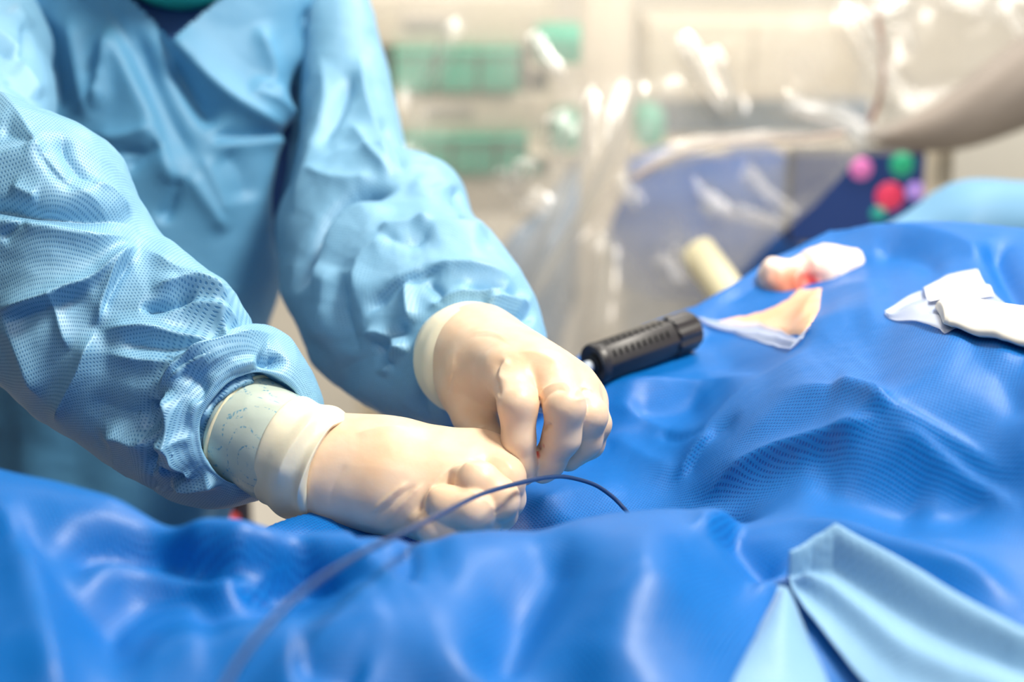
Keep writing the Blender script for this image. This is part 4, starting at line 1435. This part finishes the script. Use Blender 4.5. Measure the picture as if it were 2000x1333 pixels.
for x0 in (1030, 1156):
    bgbox('upright', x0, 20, x0 + 8, 1000, 2.99, .02, M_CREAM, rk, .002)
gb = bgbox('box', 1044, 60, 1148, 128, 2.95, .2, M_GREEN, None, .02)
tag(gb, 'green box high up behind the plastic cover, right of the shelf', 'box')
gb = bgbox('box', 1080, 232, 1140, 300, 2.95, .2, M_GREEN, None, .02)
tag(gb, 'green box under the higher green box behind the plastic', 'box')
gb = bgbox('box', 1246, 216, 1300, 292, 3.3, .15, M_GREEN, None, .02)
tag(gb, 'small green box standing on the blue-grey counter', 'box')
tr = empty('trolley', tuple(P(1360, 500, 2.5) * np.array([1, 1, 0])), 'trolley covered in navy cloth behind the hanging plastic', 'trolley')
v, f = implicit(lambda G: smin(seg_d(G, P(1270, 430, 2.55), P(1480, 370, 2.6), .10, .08), seg_d(G, P(1300, 470, 2.5), P(1440, 470, 2.5), .10, .10), .06),
                P(1270, 480, 2.5) - .25, P(1480, 350, 2.6) + .25, .012)
v = v + vert_normals(v, f) * (0.03 * crumple(v, 5, 3))[:, None]
mesh('navy_cover', v, f, M_NAVY, tr)
bgbox('trolley_body', 1230, 480, 1500, 900, 2.55, .4, M_GREY, tr)
v, f = implicit(lambda G: smin(seg_d(G, P(1180, 330, 2.7), P(1060, 520, 2.6), .05, .07), seg_d(G, P(1060, 520, 2.6), P(985, 760, 2.6), .07, .08), .05) if False else smin(smin(seg_d(G, P(1180, 330, 2.7), P(1060, 520, 2.6), .05, .07), seg_d(G, P(1060, 520, 2.6), P(985, 760, 2.6), .07, .08), .05), seg_d(G, P(985, 760, 2.6), P(975, 1230, 2.62), .08, .08), .03),
                np.array([P(965, 800, 2.6)[0] - .2, P(1030, 1230, 2.6)[1] - .2, 0.002]), P(1200, 300, 2.7) + .2, .018)
gs = mesh('cable_bundle', v, f, M_BLUEG); tag(gs, 'blue-grey bundle of covered cables hanging behind the clear plastic', 'cables')
st = empty('equipment_column', tuple(P(1170, 600, 2.4) * np.array([1, 1, 0])), 'pale vertical equipment column behind the far sleeve', 'column')
b0 = P(1178, 380, 2.45); b1 = P(1178, 380, 2.45) * np.array([1, 1, 0])
tube('post', [b1, b0 + np.array([0, 0, .55])], .042, M_CREAM, st, 28)
box('foot', (b1[0], b1[1], .03), (.10, .10, .06), M_CREAM, st, .015)
yt = tube('padded_tube', [P(1360, 490, 1.9), P(1440, 600, 1.85), P(1500, 680, 1.83)], .024, plain('yellow_foam', (0.85, 0.78, 0.52), .7, noise=.03), None, 24)
tag(yt, 'pale yellow padded tube angling down behind the far edge of the drape', 'tube')

# imaging arm
ca = empty('imaging_arm', tuple(P(1900, 300, 2.1) * np.array([1, 1, 0])), 'tan curved imaging arm entering above the monitor, partly bagged in plastic', 'machine')
tube('arm_housing', [P(1690, 268, 2.12), P(1760, 262, 2.12), P(1860, 240, 2.1), P(2000, 165, 2.08), (P(2250, 20, 2.05))], [.008, .022, .042, .062, .085], M_TAN, ca, 40, 10)
tube('support_post', [P(1830, 255, 2.2), P(1828, 400, 2.2), P(1828, 400, 2.2) * np.array([1, 1, 0]) + np.array([0, .02, .1])], .021, M_CREAM, ca, 24)
box('base', tuple(P(1828, 400, 2.2) * np.array([1, 1, 0]) + np.array([0.1, .02, .06])), (.6, .5, .12), M_CREAM, ca, .03)
rc = bgbox('side_cabinet', 1800, 240, 2300, 700, 2.9, .4, plain('grey_beige', (0.60, 0.58, 0.52), .5, noise=.03), None, .01)
tag(rc, 'grey-beige cabinet at the right edge behind the imaging arm', 'cabinet')

mo = empty('monitor', tuple(P(1690, 400, 2.3)), 'dark monitor with pink, green, red and violet patches beside the cream post', 'monitor')
bgbox('bezel', 1540, 296, 1818, 480, 2.3, .05, M_DARK, mo)


def screen_mat(name, col, e):
    m, nt, b, o = mat_new(name)
    b.inputs['Base Color'].default_value = (*col, 1); b.inputs['Roughness'].default_value = .3
    b.inputs['Emission Color'].default_value = (*col, 1); b.inputs['Emission Strength'].default_value = e
    return m


bgbox('screen', 1548, 304, 1812, 472, 2.297, .004, screen_mat('screen_navy', (0.012, 0.03, 0.11), 1.0), mo, 0)
for k, (x, y, r, col) in enumerate(((1682, 330, 20, (0.75, 0.20, 0.50)), (1762, 322, 22, (0.03, 0.42, 0.22)), (1738, 384, 26, (0.75, 0.05, 0.12)),
                                    (1788, 374, 17, (0.50, 0.32, 0.85)), (1716, 418, 14, (0.02, 0.32, 0.26)))):
    c0 = at_y(x, y, 2.297 * FWD[1] - 0.005); rr = r / FPX * 2.29
    V = [c0] + [c0 + np.array([math.cos(a) * rr, -0.001, math.sin(a) * rr]) for a in np.linspace(0, 2 * math.pi, 24, endpoint=False)]
    V += [q + np.array([0, .004, 0]) for q in V]
    F = [(0, 1 + (i + 1) % 24, 1 + i) for i in range(24)] + [(1 + i, 1 + (i + 1) % 24, 26 + (i + 1) % 24, 26 + i) for i in range(24)]
    mesh('screen_patch', V, F, screen_mat('patch', col, .5), mo)

# light blue covered table at the far right
LB = plain('light_blue_sheet', (0.13, 0.31, 0.50), .6, noise=.05, nscale=20)
tt = np.linspace(0, 1, 90)
v, f = implicit(lambda G: smin(seg_d(G, P(1680, 540, 1.62), P(1900, 475, 1.62), .045, .055), seg_d(G, P(1900, 475, 1.62), P(2250, 460, 1.62), .055, .075), .05),
                P(1670, 580, 1.62) - .14, P(2260, 390, 1.62) + .14, .008)
v = v + vert_normals(v, f) * (0.006 * crumple(v, 9, 13))[:, None]
it = empty('covered_stand', tuple(P(1950, 470, 1.62) * np.array([1, 1, 0])), 'stand covered by a light blue sheet behind the far end of the drape', 'stand')
mesh('cover_sheet', v, f, LB, it)
q = P(2000, 470, 1.62)
box('frame', (q[0], q[1], q[2] / 2 - .02), (.45, .06, q[2] - .04), M_STEEL, it, .01)
# black stand with red foot in the gap under the near sleeve
q = P(466, 1000, 1.75)
sd = empty('drip_stand', (q[0], q[1], 0), 'black stand post glimpsed between the gown skirt and the near glove cuff', 'stand')
tube('post', [np.array([q[0], q[1], .02]), np.array([q[0], q[1], 1.0])], .016, M_DARK, sd, 20)
box('foot', (q[0], q[1], .03), (.3, .05, .05), M_DARK, sd, .01)
q2 = P(448, 1040, 1.72)
tube('red_clip', [q2 + np.array([0, 0, -.02]), q2 + np.array([0, 0, .02])], .012, plain('red_plastic', (.5, .03, .03), .4), sd, 12)

# ------------------------------------------------------------------ clear plastic cover over the imaging machine
def plastic_mat(op=0.19):
    m, nt, b, o = mat_new('clear_plastic')
    N = nt.nodes.new; L = nt.links.new
    nt.nodes.remove(b)
    tr = N('ShaderNodeBsdfTransparent'); tr.inputs[0].default_value = (0.98, 0.97, 0.97, 1)
    df = N('ShaderNodeBsdfDiffuse'); df.inputs[0].default_value = (0.85, 0.84, 0.80, 1)
    tl = N('ShaderNodeBsdfTranslucent'); tl.inputs[0].default_value = (0.85, 0.84, 0.80, 1)
    gl = N('ShaderNodeBsdfGlossy'); gl.inputs['Roughness'].default_value = 0.14
    a = N('ShaderNodeMixShader'); a.inputs[0].default_value = 0.5; L(df.outputs[0], a.inputs[1]); L(tl.outputs[0], a.inputs[2])
    lw = N('ShaderNodeLayerWeight'); lw.inputs[0].default_value = 0.35
    tc = N('ShaderNodeTexCoord'); n = N('ShaderNodeTexNoise'); n.inputs['Scale'].default_value = 5; n.inputs['Detail'].default_value = 5; n.inputs['Distortion'].default_value = .6
    L(tc.outputs['Object'], n.inputs['Vector'])
    mr = N('ShaderNodeMapRange'); mr.inputs['From Min'].default_value = .35; mr.inputs['From Max'].default_value = .65
    mr.inputs['To Min'].default_value = op * .5; mr.inputs['To Max'].default_value = op * 1.6
    L(n.outputs['Fac'], mr.inputs['Value'])
    ad = N('ShaderNodeMath'); ad.operation = 'MULTIPLY_ADD'; ad.inputs[1].default_value = .55; L(lw.outputs['Facing'], ad.inputs[0]); L(mr.outputs[0], ad.inputs[2])
    b1 = N('ShaderNodeMixShader'); L(ad.outputs[0], b1.inputs[0]); L(tr.outputs[0], b1.inputs[1]); L(a.outputs[0], b1.inputs[2])
    f2 = N('ShaderNodeMath'); f2.operation = 'MULTIPLY_ADD'; f2.inputs[1].default_value = .13; f2.inputs[2].default_value = .03; L(lw.outputs['Fresnel'], f2.inputs[0])
    b2 = N('ShaderNodeMixShader'); L(f2.outputs[0], b2.inputs[0]); L(b1.outputs[0], b2.inputs[1]); L(gl.outputs[0], b2.inputs[2])
    L(b2.outputs[0], o.inputs[0])
    n3 = N('ShaderNodeTexNoise'); n3.inputs['Scale'].default_value = 9; n3.inputs['Detail'].default_value = 3; n3.inputs['Distortion'].default_value = 1
    L(tc.outputs['Object'], n3.inputs['Vector'])
    bp = N('ShaderNodeBump'); bp.inputs['Distance'].default_value = .004; bp.inputs['Strength'].default_value = .5
    L(n3.outputs['Fac'], bp.inputs['Height'])
    L(bp.outputs['Normal'], gl.inputs['Normal'])
    return m


M_PL = plastic_mat()


def plastic(name, rows, parent, flds, dbase, seed, nu=260, nv=360, bulge=0.12):
    r = np.asarray(rows, float)
    t = np.linspace(0, len(r) - 1, nu)
    yy = np.interp(t, np.arange(len(r)), r[:, 0]); xa = catmull(r[:, 1:2], t)[:, 0]; xb = catmull(r[:, 2:3], t)[:, 0]
    w = np.linspace(0, 1, nv)
    X = xa[:, None] * (1 - w) + xb[:, None] * w; Y = np.repeat(yy[:, None], nv, 1)
    D = dbase - bulge * np.sin(np.pi * w)[None, :] * np.sin(np.pi * np.linspace(0.1, 1, nu))[:, None]
    V = P(X.ravel(), Y.ravel(), D.ravel())
    h = folds(X.ravel(), Y.ravel(), flds) + 0.010 * crumple(V * np.array([1, 1, .35]), 3.5, seed) + 0.0012 * crumple(V, 14, seed + 4)
    vw = CAM - V; vw /= np.linalg.norm(vw, axis=1)[:, None]
    V = V + vw * h[:, None]
    return mesh(name, V, grid_faces(nu, nv), M_PL, parent)


PF = [
    ([(1325, 60), (1360, 120), (1400, 180), (1440, 235)], .030, 12, 10, 1.3),
    ([(1395, 90), (1405, 150), (1430, 220)], .018, 10, 10, 1.3),
    ([(1540, 160), (1560, 210), (1640, 230), (1720, 290)], .020, 14, 20, 1.3),
    ([(1640, 0), (1690, 70), (1740, 150), (1800, 215)], .026, 12, 16, 1.3),
    ([(1700, 20), (1740, 30), (1780, 0)], .022, 14, 14, 1.3),
    ([(1720, 60), (1760, 60), (1775, 110)], .022, 9, 9, 1.3),
    ([(1870, 0), (1920, 10), (1950, 40)], .024, 12, 12, 1.3),
    ([(1960, 0), (1990, 50), (2010, 80)], .024, 12, 12, 1.3),
    ([(1720, 120), (1728, 180), (1735, 240)], .022, 12, 10, 1.3),
    ([(1200, 345), (1225, 375), (1240, 395)], .020, 10, 10, 1.4),
    ([(1310, 475), (1335, 515), (1355, 545)], .024, 10, 12, 1.4),
    ([(1005, 370), (1025, 340), (1030, 310)], .022, 16, 12, 1.4),
    ([(1020, 410), (1050, 385), (1080, 415)], .020, 14, 14, 1.4),
    ([(1040, 60), (1060, 110), (1100, 150)], .022, 10, 10, 1.3),
    ([(1080, 220), (1095, 260), (1070, 300)], .022, 18, 18, 1.4),
    ([(780, 290), (792, 296), (800, 320)], .018, 12, 12, 1.4),
    ([(1250, 120), (1200, 260), (1120, 420), (1040, 560), (1020, 640)], .030, 14, 30, 1.3),
    ([(1160, 150), (1150, 300), (1090, 430), (1050, 520)], .024, 14, 14, 1.3),
    ([(1240, 340), (1320, 300), (1420, 280), (1540, 268), (1660, 262)], .026, 10, 12, 1.3),
    ([(900, 30), (860, 110), (830, 180)], .016, 10, 10, 1.3),
    ([(1340, 330), (1400, 400), (1500, 420), (1580, 440)], .020, 16, 16, 1.4),
    ([(1450, 300), (1480, 360), (1560, 420)], .020, 10, 14, 1.3),
    ([(1180, 420), (1170, 520), (1160, 660)], .02, 20, 20, 1.4),
]
pc = empty('plastic_cover', tuple(P(1350, 700, 1.95) * np.array([1, 1, 0])), 'large clear plastic cover hanging wrinkled and shiny over the imaging machine', 'cover')
rows = [(-260, 720, 2250), (-120, 715, 2200), (0, 712, 2110), (90, 715, 2000), (160, 720, 1905), (240, 730, 1765), (310, 745, 1675), (400, 760, 1592), (470, 780, 1510),
        (560, 800, 1425), (660, 820, 1330), (800, 840, 1280), (950, 850, 1260)]
plastic('front_sheet', rows, pc, PF, 1.95, 101)
rows2 = [(a, b + 60, c - 20) for a, b, c in rows]
PF2 = [([(x * .97 + 30 + 25 * math.sin(i), y * 1.03 + 10) for x, y in f[0]], f[1], *f[2:]) for i, f in enumerate(PF)]
plastic('back_sheet', rows2, pc, PF2, 2.22, 151, 180, 240, -0.08)
M_TAPE = plain('reddish_tape', (0.35, 0.16, 0.10), .5, noise=.1)
tube('seam_tape', [P(1722, -40, 1.90), P(1716, 30, 1.90), P(1722, 100, 1.90), P(1724, 160, 1.90), P(1712, 210, 1.905), P(1700, 240, 1.91)], .0035, M_TAPE, pc, 10)
tube('hem', [P(1235, 350, 1.86), P(1290, 318, 1.85), P(1370, 286, 1.84), P(1470, 272, 1.85), P(1560, 272, 1.87), P(1650, 262, 1.90)], .0045, plain('pinkish_hem', (.62, .50, .44), .5, noise=.05), pc, 10)
